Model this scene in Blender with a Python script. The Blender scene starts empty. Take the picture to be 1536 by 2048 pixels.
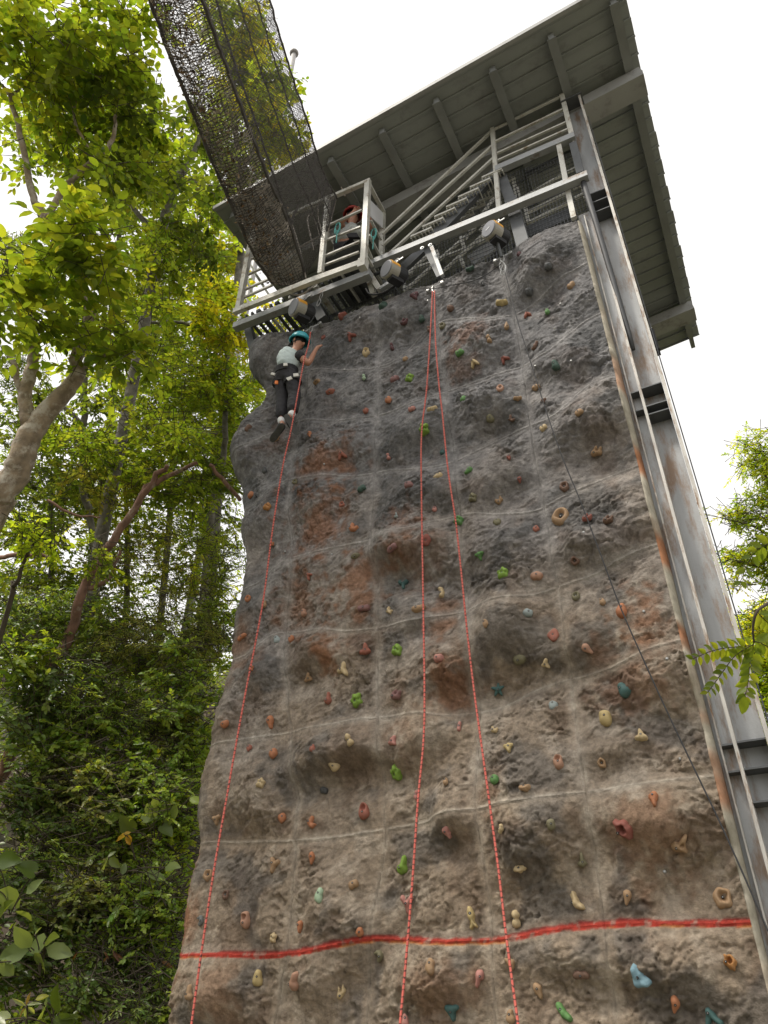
import bpy, bmesh, math, random
import numpy as np
from mathutils import Vector, Matrix

random.seed(7)
rng = np.random.default_rng(11)
scene = bpy.context.scene
COL = scene.collection
R = math.radians

# ------------------------------------------------------------------ camera
F_PX = 1538.0                       # focal length for a picture 2048 high
CAM = np.array([0.0, -5.65, 1.5])
PITCH, ROLL = R(34.91), R(0.34)
LAT = np.array([0.895, 0.446, 0.0]); LAT /= np.linalg.norm(LAT)
FWDH = np.array([-LAT[1], LAT[0], 0.0])
UP0 = np.array([0, 0, 1.0])
FWD = FWDH * math.cos(PITCH) + UP0 * math.sin(PITCH)
CUP = -FWDH * math.sin(PITCH) + UP0 * math.cos(PITCH)
CR = LAT * math.cos(ROLL) - CUP * math.sin(ROLL)
CU = CUP * math.cos(ROLL) + LAT * math.sin(ROLL)

cam_d = bpy.data.cameras.new("camera")
cam_d.sensor_fit = 'VERTICAL'
cam_d.sensor_height = 24.0
cam_d.lens = F_PX / 2048 * 24.0
cam_d.clip_start = 0.05
cam_d.clip_end = 2000
cam = bpy.data.objects.new("camera", cam_d)
COL.objects.link(cam)
m = Matrix.Identity(4)
for i in range(3):
    m[i][0], m[i][1], m[i][2], m[i][3] = CR[i], CU[i], -FWD[i], CAM[i]
cam.matrix_world = m
scene.camera = cam

# ------------------------------------------------------------------ light
SUN_EL, SUN_AZ = R(61), R(216)      # azimuth measured clockwise from +Y
world = bpy.data.worlds.new("World")
scene.world = world
world.use_nodes = True
wn = world.node_tree
wn.nodes.clear()
w_out = wn.nodes.new("ShaderNodeOutputWorld")
w_bg = wn.nodes.new("ShaderNodeBackground")
w_sky = wn.nodes.new("ShaderNodeTexSky")
w_sky.sky_type = 'NISHITA'
w_sky.sun_disc = False
w_sky.sun_elevation = SUN_EL
w_sky.sun_rotation = SUN_AZ
w_sky.dust_density = 4.0
w_sky.air_density = 1.0
w_hsv = wn.nodes.new("ShaderNodeHueSaturation")       # overcast: hardly any blue left
w_hsv.inputs['Saturation'].default_value = 0.06
w_mix = wn.nodes.new("ShaderNodeMix"); w_mix.data_type = 'RGBA'
w_mix.inputs['Factor'].default_value = 0.6            # cloud deck: even white
w_mix.inputs['B'].default_value = (9.5, 9.3, 9.0, 1)
w_bg.inputs['Strength'].default_value = 0.085
wn.links.new(w_sky.outputs[0], w_hsv.inputs['Color'])
wn.links.new(w_hsv.outputs[0], w_mix.inputs['A'])
wn.links.new(w_mix.outputs['Result'], w_bg.inputs['Color'])
wn.links.new(w_bg.outputs[0], w_out.inputs['Surface'])

sun_d = bpy.data.lights.new("sun", 'SUN')
sun_d.energy = 1.5
sun_d.angle = R(10)
sun_d.color = (1.0, 0.93, 0.82)
sun = bpy.data.objects.new("sun", sun_d)
COL.objects.link(sun)
sdir = Vector((math.sin(SUN_AZ) * math.cos(SUN_EL), math.cos(SUN_AZ) * math.cos(SUN_EL), math.sin(SUN_EL)))
sun.rotation_euler = (-sdir).to_track_quat('-Z', 'Y').to_euler()
sun.location = (0, -10, 30)

scene.view_settings.view_transform = 'Standard'
scene.view_settings.look = 'None'
scene.view_settings.gamma = 1.0
scene.view_settings.use_curve_mapping = False
scene.view_settings.exposure = 1.02
scene.render.engine = 'CYCLES'
scene.cycles.max_bounces = 7
scene.cycles.transparent_max_bounces = 8
scene.cycles.use_denoising = True

# ------------------------------------------------------------------ helpers: places
def ray(px, py):
    px = np.asarray(px, float); py = np.asarray(py, float)
    a = ((px - 768) / F_PX)[..., None]; b = (-(py - 1024) / F_PX)[..., None]
    return FWD + CR * a + CU * b

def at(px, py, Y):
    d = ray(px, py)
    s = (np.asarray(Y, float) - CAM[1]) / d[..., 1]
    return CAM + d * s[..., None]

def at_z(px, py, z):
    d = ray(px, py)
    s = (np.asarray(z, float) - CAM[2]) / d[..., 2]
    return CAM + d * s[..., None]

def at_d(px, py, s):
    return CAM + ray(px, py) * np.asarray(s, float)[..., None]

def depth_of(p):
    return (np.asarray(p) - CAM) @ FWD

def proj(p):
    q = np.asarray(p, float) - CAM
    z = q @ FWD
    return np.stack([768 + F_PX * (q @ CR) / z, 1024 - F_PX * (q @ CU) / z], -1)

def V(p):
    return Vector((float(p[0]), float(p[1]), float(p[2])))

# ------------------------------------------------------------------ helpers: meshes
class MB:
    def __init__(s):
        s.v = []; s.f = []; s.m = []
    def add(s, verts, faces, mi=0):
        b = len(s.v)
        s.v.extend([tuple(map(float, q)) for q in verts])
        s.f.extend([tuple(b + i for i in q) for q in faces])
        s.m.extend([mi] * len(faces))
        return s
    def frame_box(s, c, ax, ay, az, mi=0):
        c, ax, ay, az = (np.asarray(q, float) for q in (c, ax, ay, az))
        vs = [c + i * ax + j * ay + k * az for k in (-1, 1) for j in (-1, 1) for i in (-1, 1)]
        return s.add(vs, [(0, 2, 3, 1), (4, 5, 7, 6), (0, 1, 5, 4), (2, 6, 7, 3), (0, 4, 6, 2), (1, 3, 7, 5)], mi)
    def box(s, x0, x1, y0, y1, z0, z1, mi=0):
        return s.frame_box(((x0 + x1) / 2, (y0 + y1) / 2, (z0 + z1) / 2), ((x1 - x0) / 2, 0, 0), (0, (y1 - y0) / 2, 0), (0, 0, (z1 - z0) / 2), mi)
    def bar(s, p, q, w, h, up=(0, 0, 1), mi=0):
        """rectangular section bar from p to q; w across, h along 'up'"""
        p, q, up = (np.asarray(t, float) for t in (p, q, up))
        d = q - p; L = np.linalg.norm(d)
        if L < 1e-6: return s
        d /= L
        x = np.cross(d, up)
        if np.linalg.norm(x) < 1e-3: x = np.cross(d, (0, 1, 0))
        x /= np.linalg.norm(x); u = np.cross(x, d)
        return s.frame_box((p + q) / 2, d * L / 2, x * w / 2, u * h / 2, mi)
    def tube(s, pts, r, n=6, mi=0, cap=True):
        pts = [np.asarray(t, float) for t in pts]
        N = len(pts)
        rs = [r] * N if np.isscalar(r) else list(r)
        b = len(s.v); prev = None
        for i, p in enumerate(pts):
            d = pts[min(i + 1, N - 1)] - pts[max(i - 1, 0)]
            d = d / (np.linalg.norm(d) + 1e-9)
            if prev is None:
                ref = np.array((0, 0, 1.0)) if abs(d[2]) < .9 else np.array((1.0, 0, 0))
            else: ref = prev
            x = np.cross(d, ref); x /= np.linalg.norm(x) + 1e-9
            y = np.cross(x, d); prev = y
            for k in range(n):
                a = 2 * math.pi * k / n
                s.v.append(tuple(p + rs[i] * (math.cos(a) * x + math.sin(a) * y)))
        for i in range(N - 1):
            for k in range(n):
                k2 = (k + 1) % n
                s.f.append((b + i * n + k, b + i * n + k2, b + (i + 1) * n + k2, b + (i + 1) * n + k)); s.m.append(mi)
        if cap:
            s.f.append(tuple(b + k for k in range(n))[::-1]); s.m.append(mi)
            s.f.append(tuple(b + (N - 1) * n + k for k in range(n))); s.m.append(mi)
        return s
    def lathe(s, c, axis, prof, n=20, mi=0):
        """prof: list of (radius, distance along axis)"""
        c, axis = np.asarray(c, float), np.asarray(axis, float); axis = axis / np.linalg.norm(axis)
        ref = np.array((0, 0, 1.0)) if abs(axis[2]) < .9 else np.array((1.0, 0, 0))
        x = np.cross(axis, ref); x /= np.linalg.norm(x); y = np.cross(axis, x)
        b = len(s.v)
        for (r, t) in prof:
            for k in range(n):
                a = 2 * math.pi * k / n
                s.v.append(tuple(c + axis * t + r * (math.cos(a) * x + math.sin(a) * y)))
        for i in range(len(prof) - 1):
            for k in range(n):
                k2 = (k + 1) % n
                s.f.append((b + i * n + k, b + i * n + k2, b + (i + 1) * n + k2, b + (i + 1) * n + k)); s.m.append(mi)
        s.f.append(tuple(b + k for k in range(n))[::-1]); s.m.append(mi)
        s.f.append(tuple(b + (len(prof) - 1) * n + k for k in range(n))); s.m.append(mi)
        return s
    def link(s, lo, hi, r=.012, n=6, mi=0):
        """one chain link / carabiner ring as a closed oval between lo and hi, wire radius r"""
        lo, hi = np.asarray(lo, float), np.asarray(hi, float)
        c = (lo + hi) / 2; a = (hi - lo) / 2; L = np.linalg.norm(a)
        side = np.cross(a, (0, 1, 0)); side = side / (np.linalg.norm(side) + 1e-9) * L * .36
        pts = [c + a * math.cos(t) + side * math.sin(t) for t in np.linspace(0, 2 * math.pi, 13)]
        return s.tube(pts, r, n, mi)

def build(name, mb, mats, parent=None, smooth=False, origin=None):
    """links the collected shapes as ONE mesh object; vertices are given in world space"""
    me = bpy.data.meshes.new(name)
    o0 = np.zeros(3)
    if parent is not None: o0 = np.array(parent["_o"]) if "_o" in parent else np.zeros(3)
    elif origin is not None: o0 = np.asarray(origin, float)
    vs = np.array(mb.v, float).reshape(-1, 3) - o0
    me.from_pydata([tuple(q) for q in vs], [], mb.f)
    if not isinstance(mats, (list, tuple)): mats = [mats]
    for t in mats: me.materials.append(t)
    if len(mats) > 1: me.polygons.foreach_set('material_index', mb.m)
    if smooth: me.polygons.foreach_set('use_smooth', [True] * len(me.polygons))
    me.update()
    ob = bpy.data.objects.new(name, me)
    COL.objects.link(ob)
    if parent is not None:
        ob.parent = parent; ob["_o"] = [float(t) for t in o0]
    elif origin is not None:
        ob.location = V(origin); ob["_o"] = [float(t) for t in o0]
    return ob

def fast_mesh(name, verts, tris, mat, cols=None, parent=None, smooth=False):
    """numpy triangles -> object (used for leaves and other big meshes)"""
    me = bpy.data.meshes.new(name)
    o0 = np.array(parent["_o"]) if parent is not None and "_o" in parent else np.zeros(3)
    verts = np.asarray(verts, np.float32) - o0.astype(np.float32); tris = np.asarray(tris, np.int32)
    k = tris.shape[1]
    me.vertices.add(len(verts)); me.vertices.foreach_set('co', verts.ravel())
    me.loops.add(tris.size); me.loops.foreach_set('vertex_index', tris.ravel())
    me.polygons.add(len(tris))
    me.polygons.foreach_set('loop_start', np.arange(0, tris.size, k, dtype=np.int32))
    if smooth: me.polygons.foreach_set('use_smooth', np.ones(len(tris), bool))
    if cols is not None:
        a = me.color_attributes.new('Col', 'FLOAT_COLOR', 'POINT')
        c4 = np.ones((len(verts), 4), np.float32); c4[:, :3] = cols
        a.data.foreach_set('color', c4.ravel())
    me.materials.append(mat)
    me.update(calc_edges=True); me.validate()
    ob = bpy.data.objects.new(name, me)
    COL.objects.link(ob)
    if parent is not None: ob.parent = parent; ob["_o"] = [float(t) for t in o0]
    return ob

def tag(o, label=None, cat=None, group=None, kind=None):
    if label: o["label"] = label
    if cat: o["category"] = cat
    if group: o["group"] = group
    if kind: o["kind"] = kind
    return o

def thing(name, label, cat, loc=(0, 0, 0), group=None):
    o = bpy.data.objects.new(name, None)
    o.empty_display_size = .2
    COL.objects.link(o)
    o.location = V(loc); o["_o"] = [float(t) for t in loc]
    return tag(o, label, cat, group)

# ------------------------------------------------------------------ helpers: materials
def new_mat(name):
    mt = bpy.data.materials.new(name); mt.use_nodes = True
    nt = mt.node_tree
    return mt, nt, nt.nodes['Principled BSDF']

def mat(name, col, rough=.6, metal=0., var=.18, scale=6., bump=0., bscale=40., dirt=None, dirt_amt=.5, dirt_scale=3., spec=.5, stretch=None):
    mt, nt, p = new_mat(name)
    tc = nt.nodes.new('ShaderNodeTexCoord')
    src = tc.outputs['Object']
    if stretch:
        mp = nt.nodes.new('ShaderNodeMapping'); mp.inputs['Scale'].default_value = stretch
        nt.links.new(src, mp.inputs['Vector']); src = mp.outputs[0]
    n = nt.nodes.new('ShaderNodeTexNoise'); n.inputs['Scale'].default_value = scale; n.inputs['Detail'].default_value = 6
    nt.links.new(src, n.inputs['Vector'])
    rp = nt.nodes.new('ShaderNodeValToRGB')
    lo = [c * (1 - var) for c in col]; hi = [min(1, c * (1 + var)) for c in col]
    rp.color_ramp.elements[0].position = .3; rp.color_ramp.elements[1].position = .7
    rp.color_ramp.elements[0].color = (*lo, 1); rp.color_ramp.elements[1].color = (*hi, 1)
    nt.links.new(n.outputs['Fac'], rp.inputs['Fac'])
    out = rp.outputs['Color']
    if dirt:
        n2 = nt.nodes.new('ShaderNodeTexNoise'); n2.inputs['Scale'].default_value = dirt_scale; n2.inputs['Detail'].default_value = 8
        n2.inputs['Roughness'].default_value = .7
        nt.links.new(src, n2.inputs['Vector'])
        r2 = nt.nodes.new('ShaderNodeValToRGB')
        r2.color_ramp.elements[0].position = .62 - .3 * dirt_amt; r2.color_ramp.elements[1].position = .72 - .2 * dirt_amt
        nt.links.new(n2.outputs['Fac'], r2.inputs['Fac'])
        mx = nt.nodes.new('ShaderNodeMix'); mx.data_type = 'RGBA'
        mx.inputs['B'].default_value = (*dirt, 1)
        nt.links.new(r2.outputs['Color'], mx.inputs['Factor']); nt.links.new(out, mx.inputs['A'])
        out = mx.outputs['Result']
    nt.links.new(out, p.inputs['Base Color'])
    p.inputs['Roughness'].default_value = rough; p.inputs['Metallic'].default_value = metal
    p.inputs['Specular IOR Level'].default_value = spec
    if bump:
        n3 = nt.nodes.new('ShaderNodeTexNoise'); n3.inputs['Scale'].default_value = bscale; n3.inputs['Detail'].default_value = 5
        nt.links.new(tc.outputs['Object'], n3.inputs['Vector'])
        b = nt.nodes.new('ShaderNodeBump'); b.inputs['Strength'].default_value = bump; b.inputs['Distance'].default_value = .02
        nt.links.new(n3.outputs['Fac'], b.inputs['Height']); nt.links.new(b.outputs[0], p.inputs['Normal'])
    return mt

def leaf_mat(name, trans=.45, boost=1.9, gloss=.42):
    """two-sided leaf that lets light through; colour comes from the leaf itself"""
    mt, nt, p = new_mat(name)
    at_ = nt.nodes.new('ShaderNodeAttribute'); at_.attribute_name = 'Col'
    p.inputs['Roughness'].default_value = gloss; p.inputs['Specular IOR Level'].default_value = .35
    nt.links.new(at_.outputs['Color'], p.inputs['Base Color'])
    tr = nt.nodes.new('ShaderNodeBsdfTranslucent')
    mu = nt.nodes.new('ShaderNodeMix'); mu.data_type = 'RGBA'; mu.blend_type = 'MULTIPLY'; mu.inputs['Factor'].default_value = 1
    mu.inputs['B'].default_value = (boost * 1.25, boost * 1.1, boost * .35, 1)
    mu.clamp_result = False
    nt.links.new(at_.outputs['Color'], mu.inputs['A']); nt.links.new(mu.outputs['Result'], tr.inputs['Color'])
    mx = nt.nodes.new('ShaderNodeMixShader'); mx.inputs[0].default_value = trans
    nt.links.new(p.outputs[0], mx.inputs[1]); nt.links.new(tr.outputs[0], mx.inputs[2])
    nt.links.new(mx.outputs[0], nt.nodes['Material Output'].inputs['Surface'])
    return mt

def attr_mat(name, rough=.9, var=.25, nscale=18., bump=.35, bscale=45., bdist=.02, spec=.25):
    mt, nt, p = new_mat(name)
    at_ = nt.nodes.new('ShaderNodeAttribute'); at_.attribute_name = 'Col'
    tc = nt.nodes.new('ShaderNodeTexCoord')
    n = nt.nodes.new('ShaderNodeTexNoise'); n.inputs['Scale'].default_value = nscale; n.inputs['Detail'].default_value = 8
    n.inputs['Roughness'].default_value = .65
    nt.links.new(tc.outputs['Object'], n.inputs['Vector'])
    mr = nt.nodes.new('ShaderNodeMapRange'); mr.inputs['From Min'].default_value = .25; mr.inputs['From Max'].default_value = .75
    mr.inputs['To Min'].default_value = 1 - var; mr.inputs['To Max'].default_value = 1 + var
    nt.links.new(n.outputs['Fac'], mr.inputs['Value'])
    mu = nt.nodes.new('ShaderNodeVectorMath'); mu.operation = 'SCALE'
    nt.links.new(at_.outputs['Color'], mu.inputs[0]); nt.links.new(mr.outputs[0], mu.inputs['Scale'])
    nt.links.new(mu.outputs[0], p.inputs['Base Color'])
    p.inputs['Roughness'].default_value = rough; p.inputs['Specular IOR Level'].default_value = spec
    n3 = nt.nodes.new('ShaderNodeTexNoise'); n3.inputs['Scale'].default_value = bscale; n3.inputs['Detail'].default_value = 7
    n3.inputs['Roughness'].default_value = .7
    nt.links.new(tc.outputs['Object'], n3.inputs['Vector'])
    b = nt.nodes.new('ShaderNodeBump'); b.inputs['Strength'].default_value = bump; b.inputs['Distance'].default_value = bdist
    nt.links.new(n3.outputs['Fac'], b.inputs['Height']); nt.links.new(b.outputs[0], p.inputs['Normal'])
    return mt

# ------------------------------------------------------------------ helpers: numpy noise
_perm = rng.permutation(1024)
def _hash(i, j, s=0):
    return _perm[(_perm[(i + s * 131) & 1023] + j) & 1023]
def perlin(x, y, s=0):
    x = np.asarray(x, float); y = np.asarray(y, float)
    xi = np.floor(x).astype(int); yi = np.floor(y).astype(int)
    xf = x - xi; yf = y - yi
    u = xf * xf * xf * (xf * (xf * 6 - 15) + 10); v = yf * yf * yf * (yf * (yf * 6 - 15) + 10)
    def g(i, j, dx, dy):
        a = _hash(i, j, s) * (2 * np.pi / 1024)
        return np.cos(a) * dx + np.sin(a) * dy
    a = g(xi, yi, xf, yf); b = g(xi + 1, yi, xf - 1, yf)
    c = g(xi, yi + 1, xf, yf - 1); d = g(xi + 1, yi + 1, xf - 1, yf - 1)
    return ((a * (1 - u) + b * u) * (1 - v) + (c * (1 - u) + d * u) * v) * 1.5
def fbm(x, y, s=0, o=5, g=.5):
    t = 0; a = 1
    for k in range(o):
        t = t + a * perlin(x * 2 ** k, y * 2 ** k, s + k); a *= g
    return t
def facets(x, y, s=0, tilt=1.0):
    """broken-stone relief: every cell is a small tilted plane"""
    xi = np.floor(x).astype(int); yi = np.floor(y).astype(int)
    best = np.full(x.shape, 9.); val = np.zeros(x.shape)
    for di in (-1, 0, 1):
        for dj in (-1, 0, 1):
            i = xi + di; j = yi + dj
            px = i + _hash(i, j, s) / 1024.; py = j + _hash(i, j, s + 7) / 1024.
            d = (x - px) ** 2 + (y - py) ** 2
            ga = _hash(i, j, s + 3) * (2 * np.pi / 1024); gm = tilt * (.3 + _hash(i, j, s + 5) / 1024.)
            hgt = (_hash(i, j, s + 9) / 1024. - .5) * .9 + gm * (np.cos(ga) * (x - px) + np.sin(ga) * (y - py))
            w = d < best
            best = np.where(w, d, best); val = np.where(w, hgt, val)
    return val
def sstep(a, b, x):
    t = np.clip((x - a) / (b - a), 0, 1)
    return t * t * (3 - 2 * t)
# ================================================================== MATERIALS
M = {}
M['galv'] = mat('galvanised_paint', (.38, .39, .395), .5, .25, .16, 5, .05, 60, dirt=(.2, .15, .11), dirt_amt=.25, dirt_scale=5)
M['rail'] = mat('rail_paint', (.60, .59, .54), .5, .1, .12, 6, .04, 60, dirt=(.26, .2, .13), dirt_amt=.25, dirt_scale=7)
M['column'] = mat('weathered_steel', (.41, .42, .43), .55, .12, .28, 1.6, .08, 50, dirt=(.25, .17, .115), dirt_amt=.45, dirt_scale=2.2, stretch=(3, 3, .7))
M['flange'] = mat('flange_paint', (.52, .50, .46), .55, .1, .2, 4, .05, 50, dirt=(.22, .13, .07), dirt_amt=.4, dirt_scale=5, stretch=(4, 4, .8))
M['back_rail'] = mat('back_rail_toplit_paint', (.78, .77, .73), .55, .05, .08, 6)  # pale rail paint, raised further: light from above put into the colour
M['pipe'] = mat('dark_pipe', (.06, .062, .066), .6, .1, .2, 6)
M['dark_steel'] = mat('dark_steel', (.10, .105, .11), .55, .3, .2, 6, .04, 60)
M['roof'] = mat('roof_underside', (.30, .315, .30), .6, .1, .12, 1.2, .03, 30, dirt=(.23, .235, .225), dirt_amt=.25)
M['purlin'] = mat('purlin_paint', (.26, .27, .265), .6, .1, .15, 3)
M['beam'] = mat('roof_beam_paint', (.34, .34, .33), .6, .1, .12, 2, dirt=(.22, .21, .2), dirt_amt=.3)
M['wire'] = mat('wire_mesh', (.13, .135, .145), .5, .4, .15, 8)
M['metal'] = mat('bright_metal', (.36, .36, .35), .42, .7, .1, 10)
M['white_board'] = mat('white_board', (.72, .72, .74), .5, 0, .05, 2)
M['black'] = mat('black_plastic', (.018, .018, .02), .5, 0, .2, 10)
M['drum_face'] = mat('drum_face', (.22, .225, .25), .45, .1, .08, 6)
M['drum_side'] = mat('drum_side', (.38, .36, .31), .5, 0, .1, 6, dirt=(.3, .27, .2), dirt_amt=.3)
M['yellow'] = mat('yellow_plastic', (.75, .36, .04), .5, 0, .1, 10)
M['wall'] = attr_mat('moulded_rock', .9, .34, 30., .9, 60., .016)
M['trim'] = attr_mat('edge_trim', .8, .25, 20., .2, 60.)
M['net'] = mat('net_cord', (.10, .092, .088), .9, 0, .3, 20)
M['net_pale'] = mat('net_cord_pale_lit', (.40, .36, .32), .9, 0, .4, 9)  # pale cord, lightened to put the net floor's lit look into its colour
M['litter'] = attr_mat('leaf_litter', .9, .3, 30., 0.1)
M['leaf'] = leaf_mat('leaf', .6, 3.1)
M['leaf_dark'] = leaf_mat('undergrowth_leaf', .4, 2.2, .3)
M['bark'] = mat('mottled_bark', (.29, .225, .155), .9, 0, .4, 9, .5, 25, dirt=(.5, .45, .37), dirt_amt=.45, dirt_scale=7)
M['bark_red'] = mat('reddish_bark', (.20, .11, .075), .9, 0, .35, 12, .4, 30, dirt=(.33, .26, .2), dirt_amt=.3, dirt_scale=9, stretch=(1, 1, .5))
M['bark_grey'] = mat('grey_bark', (.2, .185, .155), .9, 0, .4, 10, .4, 30, dirt=(.1, .09, .07), dirt_amt=.4, dirt_scale=9)
M['twig'] = mat('twig_bark', (.07, .055, .035), .9, 0, .3, 10)
M['soil'] = mat('soil', (.075, .055, .038), .95, 0, .4, 1.5, .6, 8, dirt=(.035, .04, .02), dirt_amt=.5, dirt_scale=1.1)
M['grass_ground'] = mat('ground', (.15, .14, .11), .95, 0, .35, .4, .4, 5, dirt=(.08, .09, .045), dirt_amt=.4, dirt_scale=.3)
M['skin'] = mat('skin', (.46, .23, .15), .55, 0, .06, 12)
M['shirt'] = mat('pale_shirt', (.48, .56, .56), .85, 0, .08, 14, .25, 30)
M['shirt_grey'] = mat('grey_shirt', (.55, .57, .56), .85, 0, .1, 14, .25, 30)
M['black_cloth'] = mat('black_cloth', (.02, .02, .023), .85, 0, .2, 14, .3, 30)
M['trousers'] = mat('dark_trousers', (.032, .031, .036), .8, 0, .2, 10, .5, 22)
M['helmet'] = mat('turquoise_helmet', (.045, .36, .43), .35, 0, .05, 6)
M['helmet_red'] = mat('red_helmet', (.42, .04, .035), .4, 0, .05, 6)
M['sock'] = mat('white_sock', (.75, .75, .75), .85, 0, .05, 20)
M['shoe'] = mat('dark_shoe', (.03, .03, .033), .7, 0, .2, 12)
M['sole'] = mat('shoe_sole', (.09, .09, .09), .8, 0, .3, 16)
M['strap'] = mat('pale_strap', (.58, .57, .52), .7, 0, .08, 20)
M['hair'] = mat('black_hair', (.015, .013, .012), .6, 0, .2, 30)
M['orange_plastic'] = mat('orange_plastic', (.75, .2, .03), .5, 0, .08, 10)
M['teal_cord'] = mat('teal_cord', (.1, .38, .36), .7, 0, .2, 20)
M['black_cord'] = mat('black_cord', (.018, .018, .02), .7, 0, .2, 20)
M['pole'] = mat('white_pole', (.30, .29, .28), .5, 0, .1, 4)
M['concrete'] = mat('concrete', (.34, .33, .31), .9, 0, .15, 3, .3, 20)

def rope_mat():
    mt, nt, p = new_mat('coral_rope')
    tc = nt.nodes.new('ShaderNodeTexCoord')
    wv = nt.nodes.new('ShaderNodeTexWave'); wv.wave_type = 'BANDS'; wv.bands_direction = 'Z'
    wv.inputs['Scale'].default_value = 9.5; wv.inputs['Distortion'].default_value = 3.2; wv.inputs['Detail'].default_value = 2; wv.inputs['Detail Scale'].default_value = 4
    nt.links.new(tc.outputs['Object'], wv.inputs['Vector'])
    rp = nt.nodes.new('ShaderNodeValToRGB')
    rp.color_ramp.elements[0].position = .06; rp.color_ramp.elements[0].color = (.10, .025, .022, 1)
    rp.color_ramp.elements[1].position = .2; rp.color_ramp.elements[1].color = (.56, .12, .09, 1)
    nt.links.new(wv.outputs['Fac'], rp.inputs['Fac'])
    nt.links.new(rp.outputs[0], p.inputs['Base Color'])
    p.inputs['Roughness'].default_value = .75
    return mt
M['rope'] = rope_mat()

# ================================================================== GROUND AND HILLSIDE
def hill_h(X, Y):
    r = np.hypot(X - CAM[0], Y - CAM[1])
    side = sstep(-4.9, -6.6, X)
    back = sstep(7.0, 12.0, Y)
    rise = np.clip(r - 8.3, 0, 16) * .74
    return side * np.maximum(rise * (.9 + .2 * fbm(X * .25, Y * .25, 3, 3)), 0) + back * (1 - side) * np.clip(Y - 8, 0, 10) * .1
gx = np.concatenate([np.linspace(-400, -32, 12), np.linspace(-30, 12, 85), np.linspace(16, 400, 14)])
gy = np.concatenate([np.linspace(-400, -22, 12), np.linspace(-20, 26, 93), np.linspace(30, 400, 14)])
GX, GY = np.meshgrid(gx, gy, indexing='ij')
GZ = hill_h(GX, GY)
n1, n2 = GX.shape
idx = np.arange(n1 * n2).reshape(n1, n2)
q = np.stack([idx[:-1, :-1], idx[1:, :-1], idx[1:, 1:], idx[:-1, 1:]], -1).reshape(-1, 4)
cx = GX.ravel()[q].mean(1); hz = GZ.ravel()[q].max(1)
vv = np.stack([GX.ravel(), GY.ravel(), GZ.ravel()], -1)
is_hill = hz > .05
def sub_mesh(name, sel, material):
    ids, inv = np.unique(q[sel], return_inverse=True)
    o = fast_mesh(name, vv[ids], inv.reshape(-1, 4), material, smooth=True)
    return tag(o, kind='structure')
sub_mesh('ground', ~is_hill, M['grass_ground'])
sub_mesh('hillside', is_hill, M['soil'])

# ================================================================== CLIMBING WALL
def unz(px, py, Y=0.):
    p = at(np.array(px), np.array(py), Y)
    return p[..., 0], p[..., 2]
H_PX = [
 [(350,1908),(360,1908),(470,1911),(568,1910),(633,1899),(698,1882),(740,1877),(780,1877),(840,1881),(878,1882),(988,1882),(1057,1869),(1125,1855),(1210,1848),(1280,1845),(1345,1846),(1512,1847)],
 [(390,1686),(460,1684),(530,1684),(594,1684),(660,1676),(720,1668),(780,1658),(839,1648),(878,1630),(949,1613),(1040,1600),(1100,1592),(1174,1583),(1290,1567),(1430,1552)],
 [(420,1488),(500,1476),(582,1465),(674,1446),(752,1432),(840,1427),(892,1432),(963,1427),(1006,1418),(1049,1392),(1084,1375),(1141,1361),(1192,1346),(1241,1330),(1295,1297),(1365,1277)],
 [(446,1326),(495,1311),(526,1280),(549,1268),(570,1264),(622,1259),(687,1263),(752,1257),(840,1241),(929,1218),(1021,1197),(1118,1175),(1192,1148),(1238,1120),(1279,1100),(1325,1085)],
 [(478,1180),(518,1168),(539,1142),(562,1123),(588,1114),(648,1100),(689,1091),(741,1077),(825,1055),(890,1035),(930,1027),(1000,1028),(1060,1029),(1095,1012),(1140,985),(1200,962),(1229,948),(1280,931)],
 [(474,1028),(512,1008),(530,986),(549,968),(585,955),(637,950),(689,954),(746,947),(799,937),(845,938),(900,930),(940,908),(990,884),(1020,869),(1061,849),(1106,838),(1135,810),(1164,778),(1192,761),(1240,748)],
 [(470,900),(512,882),(560,855),(602,840),(642,837),(689,842),(752,833),(798,817),(840,801),(894,784),(963,758),(1046,731),(1092,712),(1121,683),(1149,658),(1172,642),(1215,618)],
 [(505,790),(560,760),(614,742),(647,736),(684,740),(726,741),(759,735),(793,723),(819,697),(845,668),(872,646),(912,636),(957,638),(1003,638),(1043,626),(1078,600),(1106,569),(1135,546),(1180,522)],
]
V_PX = [
 [(622,640),(628,700),(619,731),(611,790),(600,840),(588,900),(580,960),(577,1010),(577,1050),(588,1115),(583,1150),(575,1210),(570,1262),(568,1334),(575,1400),(582,1464),(585,1550),(597,1684),(590,1740),(578,1860),(573,1918),(568,1950),(551,2032),(540,2090)],
 [(757,600),(758,680),(759,713),(757,800),(751,860),(748,950),(744,1000),(742,1050),(741,1077),(750,1140),(758,1210),(757,1260),(755,1340),(754,1432),(757,1490),(765,1560),(776,1661),(768,1720),(750,1800),(740,1877),(737,1950),(733,2090)],
 [(866,560),(873,640),(881,712),(894,784),(900,860),(905,900),(912,940),(912,980),(920,1030),(925,1100),(929,1160),(934,1217),(940,1280),(945,1340),(955,1400),(963,1430),(958,1500),(952,1560),(949,1612),(960,1680),(972,1740),(985,1853),(988,1882),(990,2090)],
 [(1004,505),(1020,600),(1035,660),(1046,731),(1052,790),(1060,848),(1070,920),(1080,970),(1090,1020),(1100,1080),(1116,1175),(1130,1270),(1141,1361),(1150,1430),(1160,1500),(1172,1582),(1185,1680),(1200,1770),(1210,1848),(1220,1940),(1232,2045),(1237,2090)],
]
def edge_z(pts):
    x, z = unz([p[0] for p in pts], [p[1] for p in pts]); return x, z
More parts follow.
